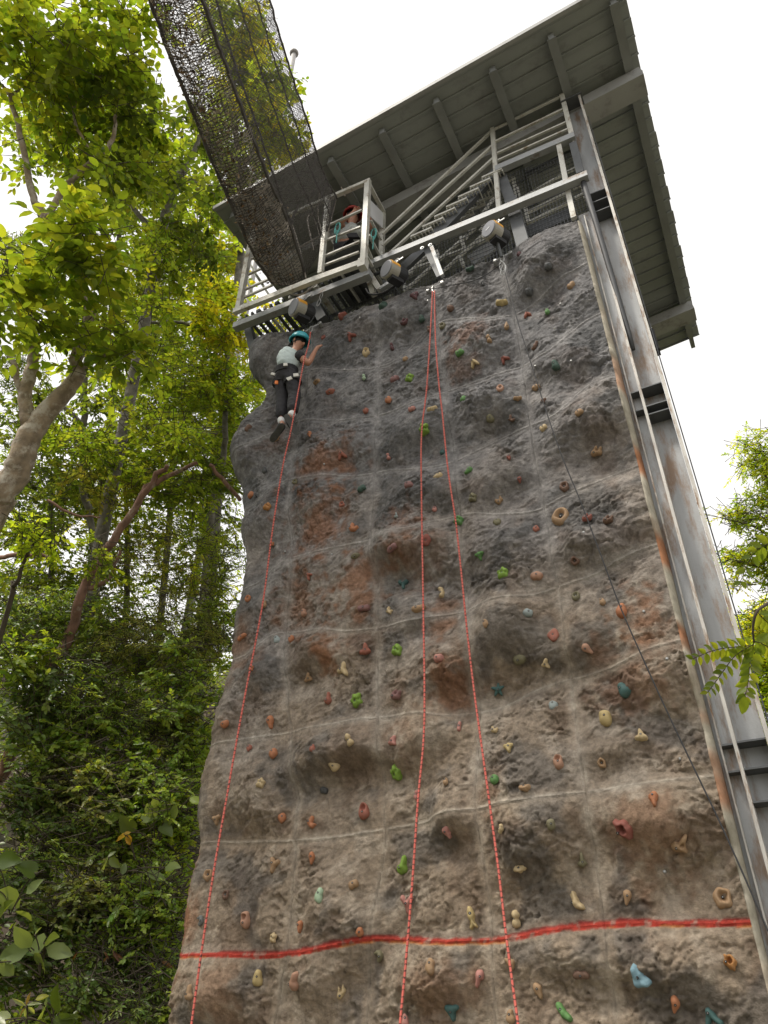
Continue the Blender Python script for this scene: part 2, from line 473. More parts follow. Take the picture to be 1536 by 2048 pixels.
# wall limits: right edge, left silhouette, top line
XR = float(unz(1354, 1245)[0])
sil = [(496,640),(505,690),(513,760),(517,800),(492,850),(471,885),(474,960),(481,1060),(487,1110),(487,1170),(471,1260),(447,1380),(430,1470),(395,1690),(360,1900),(350,2048),(346,2110)]
SIL_X, SIL_Z = unz([p[0] for p in sil], [p[1] for p in sil], .12)
o_ = np.argsort(SIL_Z); SIL_X, SIL_Z = SIL_X[o_], SIL_Z[o_]
XL0 = float(np.median(SIL_X))
top = [(490,694),(505,690),(542,681),(600,660),(654,642),(700,625),(753,605),(813,585),(865,568),(940,540),(1015,502),(1046,482),(1100,461),(1152,440),(1180,430)]
TOP_X, TOP_Z = unz([p[0] for p in top], [p[1] for p in top], -.07)

# big bulges: (px, py of the lip, half width px, half height px, protrusion m)
BUL = [(680,1520,85,70,.13),(1010,1265,75,120,.15),(905,1330,45,70,.07),(1060,1650,110,160,.11),(815,1100,70,70,.12),
 (1120,500,70,80,.04),(1075,560,60,60,.08),(800,625,85,70,.12),(700,660,60,50,.06),(545,690,45,120,.16),(505,900,45,80,.08),
 (640,1320,60,60,.07),(520,1350,40,80,.06),(1310,1360,90,110,.08),(1330,1640,110,110,.10),(1180,850,80,80,.10),(905,1650,50,60,.10),
 (440,1985,70,90,.08),(620,1120,80,90,.05),(960,690,70,70,.06),(850,860,60,60,.07),(990,820,60,60,.07),(1130,730,60,70,.06),
 (640,1000,60,70,.06),(540,1050,40,70,.06),(840,1480,70,80,.08),(1260,1500,90,70,.05),(690,1860,80,90,.05),(870,1960,90,90,.07),
 (1130,1900,110,100,.06),(640,1960,70,90,.08),(1330,1930,110,110,.06),(930,1120,90,80,.05),(1200,1090,80,70,.06),(1160,1290,70,70,.05),
 (850,1240,60,50,.05),(500,1620,70,70,.06),(880,980,60,60,.05),(700,900,60,50,.05),(1010,960,60,50,.05)]
def _bul():
    out = []
    for (px, py, wx, wy, A) in BUL:
        p = at(px, py, 0.); d = depth_of(p)
        el = math.atan2(p[2] - 1.5, math.hypot(p[0], p[1] + 5.65))
        out.append((p[0], p[2], wx * d / F_PX * 1.05, wy * d / F_PX / max(.5, math.cos(el)), A))
    return out
BULW = _bul()
def macro(X, Z):
    tf = .25 + .75 * sstep(.0, .55, np.interp(X, TOP_X, TOP_Z) - Z)
    h = .05 * fbm(X * .9 + 5, Z * .9, 21, 3) + .02
    for (cx_, cz_, wx, wz, A) in BULW:
        u = (X - cx_ + .10 * perlin(Z * 2.1 + cx_ * 7, X * 1.3, 31)) / wx
        v = (Z - cz_ + .10 * perlin(X * 2.3 + cz_ * 3, Z * 1.1, 33)) / wz
        lat = np.exp(-np.abs(u) ** 2.4 * 1.1)
        ver = np.where(v > 0, np.exp(-(v / .95) ** 2), np.exp(-(v / .42) ** 2) * 1.0)
        A = A * 1.75 * tf
        h = h + A * lat * ver
        # hollow under the lip
        h = h - .5 * A * np.exp(-np.abs(u) ** 2 * 1.2) * np.exp(-((v + .85) / .45) ** 2)
    return h
# seam curves in wall coordinates (projected on the bulging surface)
def to_wall(px, py, n=6):
    px = np.array(px, float); py = np.array(py, float)
    Y = np.zeros_like(px)
    for _ in range(n):
        p = at(px, py, Y); Y = .5 * Y + .5 * (-macro(p[..., 0], p[..., 2]))
    return at(px, py, Y)
def dense(pts, k=6):
    p = np.array(pts, float); t = np.arange(len(p)); tt = np.linspace(0, len(p) - 1, (len(p) - 1) * k + 1)
    return np.interp(tt, t, p[:, 0]), np.interp(tt, t, p[:, 1])
HS, VS = [], []
for pts in H_PX:
    w = to_wall(*dense(pts, 3)); x, z = w[:, 0], w[:, 2]
    o_ = np.argsort(x); x, z = x[o_], z[o_]
    z = np.convolve(np.pad(z, 2, 'edge'), np.ones(5) / 5, 'valid')
    HS.append((np.concatenate([[-6.], x, [1.]]), np.concatenate([[z[0]], z, [z[-1]]])))
for pts in V_PX:
    w = to_wall(*dense(pts, 3)); x, z = w[:, 0], w[:, 2]
    o_ = np.argsort(z); x, z = x[o_], z[o_]
    x = np.convolve(np.pad(x, 2, 'edge'), np.ones(5) / 5, 'valid')
    VS.append((np.concatenate([[0.], z, [12.]]), np.concatenate([[x[0]], x, [x[-1]]])))
def seam_dist(X, Z, vert=False):
    d = np.full(X.shape, 9.)
    if vert:
        for (z, x) in VS: d = np.minimum(d, np.abs(X - np.interp(Z, z, x)))
        return d
    for (x, z) in HS:
        zz = np.interp(X, x, z); sl = (np.interp(X + .03, x, z) - np.interp(X - .03, x, z)) / .06
        d = np.minimum(d, np.abs(Z - zz) / np.sqrt(1 + sl * sl))
    for (z, x) in VS:
        d = np.minimum(d, np.abs(X - np.interp(Z, z, x)))
    return d
def wall_h(X, Z, full=False):
    X = np.asarray(X, float); Z = np.asarray(Z, float)
    d = seam_dist(X, Z)
    base = macro(X, Z)
    wx = X + .07 * fbm(X * 3, Z * 3, 40, 3); wz = Z + .07 * fbm(X * 3 + 9, Z * 3, 44, 3)
    c, s = math.cos(.45), math.sin(.45)
    a, b = (wx * c + wz * s), (-wx * s + wz * c) * 1.7       # chips run slantwise
    rough = .35 + .65 * sstep(-.35, .45, fbm(X * 1.5 + 3, Z * 1.5, 50, 3))
    inner = .06 + .94 * sstep(.016, .085, d)
    rk = .024 * facets(a * 3.2, b * 3.2, 60, .9) + .024 * facets(a * 7.5, b * 7.5, 70, 1.) + .017 * facets(a * 15, b * 15, 80, 1.1) + .008 * facets(a * 31, b * 31, 85, 1.1)
    rk = rk + .016 * fbm(a * 6, b * 6, 90, 5, .6)
    # broken ledges: each steps out sharply and slopes back upwards
    l1 = (wz * 7 + .5 * wx + 1.3 * fbm(X * 4, Z * 4, 61, 4)) % 1.0; l2 = (wz * 17 - 2 * wx + 1.6 * fbm(X * 7 + 3, Z * 7, 66, 4)) % 1.0
    rk = rk + .024 * (1 - l1) * sstep(-.15, .3, fbm(X * 2.4, Z * 2.4 + 9, 68, 3)) + .015 * (1 - l2) * sstep(-.25, .2, fbm(X * 3.7, Z * 3.7 + 4, 69, 3)) - .012
    base = base + sstep(.0, .30, d) * (.035 + .05 * perlin(X * 1.3 + 17, Z * 1.3, 29))
    rim = .6 + .4 * sstep(.0, .35, X - np.interp(Z, SIL_Z, SIL_X) - .05)
    h = base + .85 * inner * rough * rk * rim + .0035 * fbm(X * 30, Z * 30, 95, 3)
    dv = seam_dist(X, Z, True)
    ridge = np.where(dv > d + .004, np.exp(-((d - .004) / .006) ** 2) * .007 - np.exp(-((d - .018) / .008) ** 2) * .004, np.exp(-((d - .014) / .006) ** 2) * .006 - np.exp(-(d / .008) ** 2) * .010)
    h = h + ridge
    return (h, d, rough, inner) if full else h

NX, NZ = 400, 720
ta = np.linspace(0, 1, NX)
WRAP = 26                                                   # extra columns that round the left edge back
tz = np.linspace(0, 1, NZ)
Zlow = 1.35
A2, Z2 = np.meshgrid(ta, tz, indexing='ij')
Xn = XR + (XL0 - XR) * A2
ztop = np.interp(Xn, TOP_X, TOP_Z)
Zg = Zlow + (ztop - Zlow) * Z2
silx = np.interp(Zg, SIL_Z, SIL_X)
Xg = Xn + (silx - XL0 + .21) * sstep(.72, 1., A2)
hh, dd, rgh, inn = wall_h(Xg, Zg, True)
Yg = -hh
# fade relief at left rim, then roll the rim back
P = np.stack([Xg, Yg, Zg], -1)
wr = []
X0_, Zr_ = Xg[-1], Zg[-1]
for k in range(1, WRAP + 1):
    t = k * .022; ph = min(t / .14, math.pi / 2)
    hk = wall_h(X0_ - t, Zr_)
    wr.append(np.stack([X0_ - .14 * math.sin(ph) - (hk * math.sin(ph)) * min(1, t / .14), .14 * (1 - math.cos(ph)) + max(0, t - .22) - hk * math.cos(ph), Zr_], -1))
P = np.concatenate([P, np.array(wr)], 0)
def padc(a): return np.concatenate([a, np.repeat(a[-1:], WRAP, 0)], 0)
dd, rgh, inn, hh = padc(dd), padc(rgh), padc(inn), padc(hh)
# rim row at the top rolled back so that the wall has thickness
rows = []
for k, (dy, dz) in enumerate([(.015, .006), (.05, .012), (.35, .0)]):
    r_ = P[:, -1].copy(); r_[:, 1] += dy; r_[:, 2] += dz; rows.append(r_)
P = np.concatenate([P, np.stack(rows, 1)], 1)
def padr(a): return np.concatenate([a, np.repeat(a[:, -1:], 3, 1)], 1)
dd, rgh, inn, hh = padr(dd), padr(rgh), padr(inn), padr(hh)
NXa, NZa = P.shape[:2]
X_, Z_ = P[..., 0], P[..., 2]
# paint
g1 = fbm(X_ * 1.1, Z_ * 1.1, 101, 4); g2 = fbm(X_ * 3.5, Z_ * 3.5, 111, 5); g3 = fbm(X_ * 11, Z_ * 11, 121, 4)
up = sstep(2.4, 7.2, Z_ + .9 * g1)[..., None]
warm = np.array((.295, .232, .170)); cool = np.array((.178, .173, .174))
colr = warm * (1 - up) + cool * up
pale = np.array((.44, .385, .315)) * (1 - up) + np.array((.30, .288, .28)) * up
dvv = seam_dist(X_, Z_, True)
k = (.55 * np.exp(-(dd / .014) ** 2) * np.where(dvv > dd + .004, 1., .55) + .22 * np.exp(-(dd / .05) ** 2) * sstep(-.5, .3, g1) + .32 * sstep(.0, .5, g2 + .4 * g3))[..., None]
colr = colr * (1 - np.clip(k, 0, .8)) + pale * np.clip(k, 0, .8)
brown = np.array((.125, .078, .05)); k = (.48 * sstep(.15, .55, fbm(X_ * 2.1 + 4, Z_ * 2.1, 131, 4)) * (1 - .6 * up[..., 0]) * inn)[..., None]
colr = colr * (1 - k) + brown * k
dark = np.array((.075, .078, .08)); k = (.52 * sstep(.1, .5, fbm(X_ * 1.6 + 40, Z_ * 1.6, 141, 5)) * (.3 + .7 * inn))[..., None]
colr = colr * (1 - k) + dark * k
# rust-orange stains, where the wall has them
for (px, py, rx, ry, a) in [(650,930,80,50,.7),(640,1050,70,80,.75),(655,1300,30,55,.95),(610,1215,70,55,.65),(720,1170,60,50,.5),(900,1370,60,55,.7),
    (880,1235,40,40,.55),(1290,1250,60,60,.55),(800,1050,50,40,.6),(720,1180,50,60,.45),(935,670,50,35,.45),(930,735,50,40,.3),(370,1800,22,110,.75),(375,1870,30,60,.6),
    (480,1310,60,40,.45),(1250,1350,80,70,.45),(1300,1660,90,70,.45),(880,1995,80,50,.4),(430,2000,50,60,.4),(980,1600,40,30,.4),(1280,1230,50,50,.4),(560,880,40,40,.3),(725,1270,60,30,.3),(800,1440,40,60,.3),(840,1120,50,50,.35)]:
    c = to_wall([px], [py])[0]; dpt = depth_of(c); sx = rx * dpt / F_PX; sz = ry * dpt / F_PX * 1.35
    dist = np.sqrt(((X_ - c[0]) / sx) ** 2 + ((Z_ - c[2]) / sz) ** 2)
    k = (.8 * a * sstep(1.25, .1, dist + .6 * g2 + .55 * g3) * (.25 + .75 * inn))[..., None]
    colr = colr * (1 - k) + np.array((.30, .135, .065)) * k
colr = colr * (1 + .26 * np.clip(g3 + .5 * fbm(X_ * 31, Z_ * 31, 125, 3), -1.2, 1.4)[..., None])
# red line sprayed along the lowest seam, with a yellow lower rim
zz = np.interp(X_, *HS[0]); s_ = Z_ - zz + .006 * g3
redm = sstep(-.026, -.018, s_) * sstep(.034, .016, s_ + .012 * g2) * (1 - .55 * sstep(.25, .6, fbm(X_ * 14, Z_ * 14, 171, 3)))
k = (np.clip(redm, 0, 1) * .95)[..., None]
redc = (np.array((.44, .04, .025)) * (1 - sstep(.0, .03, s_)[..., None]) + np.array((.2, .02, .018)) * sstep(.0, .03, s_)[..., None]) * (1 + .35 * np.clip(g3, -1, 1)[..., None])
colr = colr * (1 - k) + redc * k
k = (np.exp(-((s_ + .021) / .007) ** 2) * sstep(-.05, .35, g2 + .3 * np.cos(X_ * 2.2)) * .65)[..., None]
colr = colr * (1 - k) + np.array((.6, .27, .07)) * k
halo = (np.exp(-((s_ - .038) / .02) ** 2) * .25)[..., None]
colr = colr * (1 - halo) + np.array((.1, .05, .045)) * halo
colr = np.clip(colr, .01, .9)

wall = thing('climbing_wall', 'tall grey-brown moulded rock climbing wall with curving panel seams and a red stripe', 'climbing wall', (XR, 0, 0))
idx = np.arange(NXa * NZa).reshape(NXa, NZa)
quads = np.stack([idx[:-1, :-1], idx[:-1, 1:], idx[1:, 1:], idx[1:, :-1]], -1).reshape(-1, 4)[:, ::-1]
Pf = P.reshape(-1, 3); Cf = colr.reshape(-1, 3)
qc = Pf[quads].mean(1)
ccol = sum((qc[:, 0] > np.interp(qc[:, 2], z, x)).astype(int) for (z, x) in VS)
crow = sum((qc[:, 2] > np.interp(qc[:, 0], x, z)).astype(int) for (x, z) in HS)
for i in range(5):
    for j in range(9):
        sel = (ccol == i) & (crow == j)
        if sel.sum() < 20: continue
        ids, inv = np.unique(quads[sel], return_inverse=True)
        o = fast_mesh('panel', Pf[ids], inv.reshape(-1, 4), M['wall'], Cf[ids], wall, smooth=True)
# plain lower sheet down to the ground, and the back of the wall
mb = MB()
low = P[::10, 0]
for a_, b_ in zip(low[:-1], low[1:]):
    mb.add([a_, b_, (b_[0], b_[1], -.05), (a_[0], a_[1], -.05)], [(0, 1, 2, 3)])
build('base_skirt', mb, M['concrete'], wall)
mb = MB(); mb.box(XL0 - .05, XR - .01, .42, .46, 0, 8.8)
build('backing', mb, M['dark_steel'], wall)
# cream and rust coloured lip along the right edge
zr = np.linspace(.0, float(P[0, -4, 2]), 260)
yr = -wall_h(np.full_like(zr, XR), zr)
w_ = .042 + .010 * fbm(zr * .8, zr * 0 + 3, 7, 3)
lip = np.stack([np.stack([np.full_like(zr, XR), yr - .001, zr], -1), np.stack([XR + .012 + 0 * zr, yr - .006, zr], -1),
                np.stack([XR + w_, yr * .4 + .05, zr], -1), np.stack([XR + w_ + .004, yr * .4 + .42, zr], -1)], 0)
rust = sstep(-.1, .35, fbm(zr * 1.1 + 8, zr * 0, 5, 4)) * sstep(8.2, 5.5, zr)
lc = np.array((.40, .365, .29)) * (1 - .85 * rust[:, None]) + np.array((.36, .13, .045)) * .85 * rust[:, None]
idl = np.arange(4 * 260).reshape(4, 260)
ql = np.stack([idl[:-1, :-1], idl[1:, :-1], idl[1:, 1:], idl[:-1, 1:]], -1).reshape(-1, 4)
lcc = np.stack([lc * .95, lc, lc * .92 * (1 - .25 * rust[:, None]), lc * .6], 0).reshape(-1, 3)
fast_mesh('edge_lip', lip.reshape(-1, 3), ql, M['trim'], lcc, wall)
# small steel bolt heads left in empty holes
bmb = MB()
for (px, py) in [(649,886),(650,930),(571,923),(572,1105),(664,1109),(720,861),(1123,613),(1144,726),(1072,735),(548,945),(1331,1745),(1360,1520),(690,740),(855,600),(720,635),(1170,1070),(1335,1320),(1290,1228)]:
    w = to_wall([px], [py])[0]; w = np.array([w[0], -wall_h(w[0:1], w[2:3])[0] - .006, w[2]])
    bmb.lathe(w, (0, -1, .1), [(.011, -.012), (.011, .004), (.006, .007)], 8)
tag(build('bolt_heads', bmb, M['metal'], wall), kind='stuff')
# ================================================================== CLIMBING HOLDS
PAL = dict(red=(.36,.12,.075), brick=(.27,.075,.05), orange=(.47,.18,.075), peach=(.46,.25,.16), pink=(.48,.21,.17), mauve=(.26,.125,.115),
 tan=(.40,.25,.13), cream=(.58,.44,.24), yellow=(.54,.41,.18), lime=(.20,.34,.03), green=(.10,.25,.06), darkgreen=(.035,.085,.06), teal=(.05,.13,.12),
 olive=(.19,.17,.09), brown=(.17,.09,.055), grey=(.16,.165,.155), greyblue=(.32,.37,.36), blue=(.2,.34,.40), mint=(.40,.54,.36), maroon=(.13,.05,.055), amber=(.45,.2,.05), charcoal=(.075,.078,.08))
CNAME = dict(red='orange-red', brick='brick red', orange='orange', peach='peach', pink='pink', mauve='dusky mauve', tan='tan', cream='cream', yellow='pale yellow',
 lime='lime green', green='green', darkgreen='dark green', teal='teal', olive='olive', brown='brown', grey='grey', greyblue='grey-blue', blue='pale blue', mint='mint green', maroon='maroon', amber='amber', charcoal='charcoal')
def hold_mat(c):
    n = 'hold_' + CNAME[c].replace(' ', '_').replace('-', '_')
    PC = tuple(.8 * q + .02 for q in PAL[c])
    return mat(n, PC, .66, 0, .16, 16, .12, 70, dirt=tuple(.55 * q + .05 for q in PAL[c]), dirt_amt=.22, dirt_scale=9, spec=.35)
HM = {}
# shape = capsules (u0,v0,u1,v1,r0,r1,height), pockets (u,v,r,depth), bolt (u,v); unit half-width about 1
SH = {
 'oval':  ('rounded',      [(-.3,0,.3,0,.72,.66,.75)], [], (-.1,.1)),
 'round': ('round',        [(0,0,0,.02,.95,.9,.85)], [], (0,.15)),
 'egg':   ('egg-shaped',   [(0,-.3,0,.3,.82,.6,.8)], [], (0,.2)),
 'drop':  ('teardrop',     [(0,.35,0,-.75,.68,.22,.7)], [], (0,.35)),
 'pill':  ('pill-shaped',  [(-.62,0,.62,0,.42,.4,.42)], [], (0,0)),
 'half':  ('half-moon',    [(-.55,-.1,.55,-.1,.42,.42,.6),(0,-.25,0,-.2,.5,.5,.65)], [(0,.55,.75,.35)], (0,.05)),
 'banana':('banana-shaped',[(-.55,.55,-.1,-.1,.38,.4,.5),(-.1,-.1,.6,-.5,.4,.3,.45)], [], (-.3,.2)),
 'cres':  ('crescent',     [(.05,.6,-.35,0,.24,.42,.55),(-.35,0,.1,-.5,.42,.34,.5),(.1,-.5,.65,-.35,.34,.18,.4)], [], (-.35,.05)),
 'ring':  ('ring-shaped',  [(0,0,0,.02,.95,.92,.62)], [(.05,.1,.55,.8)], (0,.05)),
 'pocket':('deep-pocketed',[(0,-.35,0,.35,.78,.62,.85)], [(-.05,.28,.48,.95)], (0,-.35)),
 'knob':  ('knobbly',      [(0,0,0,.05,.72,.7,.85),(-.55,-.25,-.5,-.2,.38,.36,.7),(.5,.2,.55,.22,.4,.38,.7),(.1,.6,.1,.6,.36,.34,.6),(.3,-.5,.3,-.5,.36,.34,.6),(-.45,.45,-.45,.45,.3,.3,.55)], [(-.1,.15,.3,.45),(.35,-.15,.22,.35)], (-.1,.12)),
 'horn':  ('horn-shaped',  [(-.2,-.25,.1,-.2,.55,.5,.7),(.05,-.1,.25,.85,.42,.24,.85)], [(-.35,.3,.25,.2)], (-.2,-.2)),
 'tri':   ('triangular',   [(-.6,.4,.6,.4,.3,.3,.5),(0,.2,0,-.6,.5,.2,.6),(-.5,.35,0,-.5,.3,.22,.5)], [], (0,.15)),
 'cone':  ('cone-shaped',  [(-.4,-.5,.4,-.5,.38,.38,.5),(0,-.4,0,.8,.6,.2,.75)], [], (0,-.2)),
 'vee':   ('V-shaped',     [(-.15,.45,-.6,-.5,.36,.26,.6),(-.15,.45,.65,-.3,.36,.26,.6)], [], (-.15,.45)),
 'wye':   ('Y-shaped',     [(0,0,-.6,.55,.36,.32,.6),(0,0,.6,.5,.36,.32,.6),(0,0,.05,-.85,.38,.24,.6)], [(0,.45,.28,.3)], (-.05,.1)),
 'star':  ('star-shaped',  [(0,0,.15,.9,.36,.14,.5),(0,0,.85,.3,.34,.14,.45),(0,0,.5,-.75,.36,.18,.45),(0,0,-.55,-.7,.36,.18,.45),(0,0,-.9,.25,.34,.14,.45)], [], (0,0)),
 'dbl':   ('two-lobed',    [(-.05,.5,-.05,.5,.5,.5,.75),(.15,-.45,.2,-.5,.55,.5,.75),(0,.3,.1,-.3,.3,.3,.5)], [], (0,.02)),
 'claw':  ('clawed',       [(-.55,-.1,.35,-.2,.42,.4,.6),(.3,-.2,.8,.35,.32,.16,.6),(-.5,0,.15,.6,.3,.18,.65)], [(.2,.2,.25,.3)], (-.35,-.05)),
 'disc':  ('flat round',   [(0,0,0,.02,1.,1.,.38)], [(0,0,.3,.12)], (0,0)),
 'fig':   ('fish-tailed figure', [(-.15,.75,-.15,.75,.24,.24,.5),(-.1,.45,0,0,.34,.36,.5),(0,0,.15,-.5,.32,.16,.45),(.15,-.5,-.05,-.88,.16,.16,.3),(.15,-.5,.5,-.78,.16,.14,.3)], [(-.2,.15,.12,.15)], (0,.2)),
 'horse': ('seahorse-shaped', [(-.1,.7,.15,.55,.28,.3,.5),(.1,.5,.3,0,.26,.34,.5),(.3,0,.15,-.55,.36,.28,.5),(.15,-.55,-.15,-.65,.24,.16,.4),(-.1,.7,-.35,.6,.18,.12,.4)], [(.05,-.15,.2,.2)], (.2,-.1)),
 'ell':   ('L-shaped',     [(-.25,.75,-.35,-.35,.3,.42,.7),(-.35,-.4,.55,-.55,.42,.3,.7),(-.1,.1,.2,-.3,.4,.35,.4)], [], (-.02,.12)),
 'skull': ('bony hollow',  [(0,0,0,.05,.72,.7,.7),(-.55,.65,-.3,.4,.2,.3,.7),(.6,.05,.4,0,.22,.35,.6),(.3,-.7,.2,-.4,.24,.36,.6),(-.6,-.1,-.4,0,.22,.34,.6)], [(0,.05,.4,1.0)], (-.5,-.1)),
 'wing':  ('spiky',        [(-.5,-.05,.05,-.15,.42,.46,.55),(0,-.1,.65,.6,.36,.18,.7),(.1,-.2,.45,-.65,.3,.16,.5),(-.5,0,-.35,.4,.26,.14,.5)], [(.2,.05,.2,.4)], (-.35,-.05)),
 'fork':  ('two-pronged',  [(-.25,.8,0,-.1,.16,.3,.6),(-.5,.6,-.2,-.2,.14,.3,.5),(-.1,-.2,.7,-.6,.36,.26,.5)], [], (-.45,-.1)),
}
HOLDS_TXT = """646,674,11,ring,brick,0;702,672,22,vee,brick,20;684,632,22,horn,brick,-60;732,703,20,pocket,cream,0;783,693,15,dbl,maroon,0;810,717,12,round,tan,0
727,754,13,dbl,mint,0;633,764,18,half,tan,180;660,784,21,half,red,180;789,757,19,oval,mauve,25;819,756,21,knob,lime,0;776,799,15,round,orange,0;854,775,13,pill,mauve,75;731,821,13,round,red,0
823,817,16,oval,pink,0;864,816,20,half,cream,10;619,869,14,drop,orange,15;496,856,17,oval,brown,50;684,911,22,vee,red,10;776,913,14,dbl,pink,0;848,859,24,knob,lime,30;528,939,13,egg,charcoal,0
589,963,12,ring,olive,0;501,989,15,round,orange,0;534,1013,18,knob,amber,0;723,976,19,oval,darkgreen,20;817,969,21,oval,mauve,-15;683,1008,13,ring,red,0;792,1030,11,cone,greyblue,0;706,1054,24,cres,orange,20
543,1088,12,claw,orange,0;783,1096,28,pill,mauve,8;851,1080,22,disc,brick,0;710,1113,21,half,olive,180;551,877,18,claw,tan,0
939,536,19,half,darkgreen,0;1038,507,12,egg,maroon,0;1096,532,16,round,charcoal,0;830,592,22,tri,maroon,20;1142,570,18,oval,tan,35;1058,583,17,round,charcoal,0;965,567,11,dbl,charcoal,0;1003,603,25,half,yellow,-8
900,616,15,round,brown,0;843,636,15,egg,darkgreen,0;1055,629,18,vee,red,0;1094,622,13,egg,green,0;884,651,15,ring,olive,0;1013,651,16,drop,tan,180;857,658,14,dbl,brown,0;977,678,18,dbl,tan,0
1069,691,18,banana,brown,80;919,705,18,oval,green,10;949,726,21,vee,cream,0;1009,718,20,vee,brick,20;1110,729,20,egg,darkgreen,0;1000,775,17,ring,peach,0;1072,774,16,oval,tan,20;1035,795,17,half,tan,0
1087,801,13,tri,brown,0;927,798,16,round,green,0;1158,824,18,oval,tan,10;980,837,17,round,olive,0;1022,837,16,cres,brown,0;1087,855,17,oval,cream,20;1193,903,26,claw,tan,0;1216,1039,23,claw,brown,0
767,612,22,knob,darkgreen,0;808,644,18,claw,maroon,0;1018,915,13,drop,brick,10;936,941,18,drop,green,-60;875,952,20,drop,cream,-70;884,903,12,egg,teal,0;1039,960,13,drop,brick,0;1128,972,21,ring,brown,0
945,995,19,knob,olive,0;997,1000,20,cres,tan,90;917,1041,22,knob,green,0;994,1043,17,round,olive,0;1121,1032,38,ring,tan,25;1174,1035,22,claw,brick,0;1072,1057,14,round,red,0;869,1017,12,egg,pink,0
960,1112,22,tri,green,0;1006,1147,27,knob,lime,15;1074,1151,24,oval,peach,0;881,1185,26,horse,cream,0;837,1215,28,banana,tan,55;846,1255,16,pill,pink,80;1149,1122,18,ring,brown,0;1151,1191,19,ring,olive,0
1204,1202,15,egg,tan,20;1243,1219,27,egg,orange,-20;1056,1226,23,oval,greyblue,0;970,1245,15,egg,tan,0;1106,1269,24,disc,red,0;1175,1299,24,drop,peach,40;877,1316,22,oval,pink,0;1039,1319,28,oval,olive,10
1092,1329,21,tri,cream,30;996,1379,25,star,teal,0;1106,1410,20,round,greyblue,0;1246,1378,30,egg,teal,25;1210,1435,29,round,yellow,0;918,1452,18,pill,pink,80;988,1458,18,cres,cream,40;1017,1495,24,tri,yellow,0
1116,1521,26,pocket,peach,0;1203,1526,18,ring,tan,0;988,1558,19,round,green,0;891,1562,13,egg,tan,0;1049,1573,25,half,tan,0;832,1590,17,dbl,pink,-20;1281,1469,28,tri,cream,180;618,1151,16,vee,red,30
806,1168,22,wye,teal,0;495,1196,14,ring,orange,0;528,1207,13,egg,tan,0;607,1224,15,egg,peach,0;727,1215,26,pill,mauve,0;778,1220,18,cres,cream,10;483,1273,20,pill,orange,25;553,1278,17,egg,greyblue,30
582,1277,14,round,orange,0;730,1297,27,tri,red,180;793,1300,25,knob,lime,0;686,1340,28,wye,cream,40;618,1356,21,tri,tan,60;502,1336,12,knob,orange,0;656,1398,22,horn,red,10;713,1401,28,knob,lime,40
791,1390,26,claw,mauve,0;540,1445,24,drop,orange,10;449,1448,19,oval,orange,15;498,1495,13,round,red,0;546,1506,19,round,orange,0;625,1495,15,egg,red,0;697,1480,24,dbl,cream,20;786,1483,23,tri,pink,40
667,1531,23,egg,cream,50;793,1546,30,knob,lime,70;521,1566,20,knob,cream,0;648,1581,17,oval,charcoal,-20;433,1640,22,tri,tan,0;564,1635,18,round,orange,0;623,1644,25,cres,orange,0;727,1620,28,pocket,red,0
547,1729,27,wye,tan,-20;623,1717,20,drop,orange,-5;805,1732,32,horn,lime,0;415,1749,21,ring,tan,0;450,1789,17,ring,brown,0;638,1789,24,egg,mint,-20;707,1768,21,oval,tan,25;814,1807,30,wye,pink,0
400,1841,21,cres,grey,180;490,1838,26,pocket,peach,0;546,1876,18,knob,cream,0;599,1854,20,drop,orange,0;719,1864,17,round,orange,0;757,1912,24,cres,olive,180;515,1955,26,egg,yellow,0;588,1964,33,horn,peach,-20
682,1985,25,claw,cream,50;377,1985,24,cone,tan,0;810,2040,20,egg,pink,0;894,1665,24,drop,pink,20;1000,1657,18,half,cream,60;1102,1649,20,round,olive,0;1247,1659,42,skull,brick,0;1039,1734,30,half,cream,0
1164,1720,24,cone,olive,0;942,1833,38,fig,yellow,0;1031,1838,28,dbl,cream,-20;1153,1803,34,fork,cream,0;1254,1796,25,drop,tan,-20;860,1930,25,egg,tan,-15;958,1955,28,horn,pink,170;1019,1926,24,drop,tan,-130
1161,1951,32,pill,brown,0;1077,1983,27,drop,tan,20;904,2025,34,tri,teal,0;1020,2032,22,egg,tan,0;1128,2025,34,banana,green,0;1307,1598,28,drop,orange,0;1360,1691,40,wing,tan,0;1445,1795,38,ring,tan,-30
1460,1923,30,skull,amber,0;1279,1954,40,ell,blue,0;1350,2012,28,drop,orange,-25;1424,2037,38,vee,teal,0"""
def hold_height(u, v, caps, pockets):
    u = np.asarray(u, float); v = np.asarray(v, float)
    acc = np.zeros_like(u)
    for (u0, v0, u1, v1, r0, r1, H) in caps:
        du, dv = u1 - u0, v1 - v0; L2 = du * du + dv * dv + 1e-9
        t = np.clip(((u - u0) * du + (v - v0) * dv) / L2, 0, 1)
        d = np.hypot(u - u0 - t * du, v - v0 - t * dv); r = r0 + (r1 - r0) * t
        h = H * (.55 + .45 * r / max(r0, r1)) * np.sqrt(np.clip(1 - (d / r) ** 2.4, 0, None))
        acc += h ** 4
    h = acc ** .25
    for (pu, pv, pr, dep) in pockets:
        d = np.hypot(u - pu, v - pv) / pr
        h = h - dep * np.clip(1 - d ** 3, 0, 1) * np.where(h > 0, 1, 0)
    return h
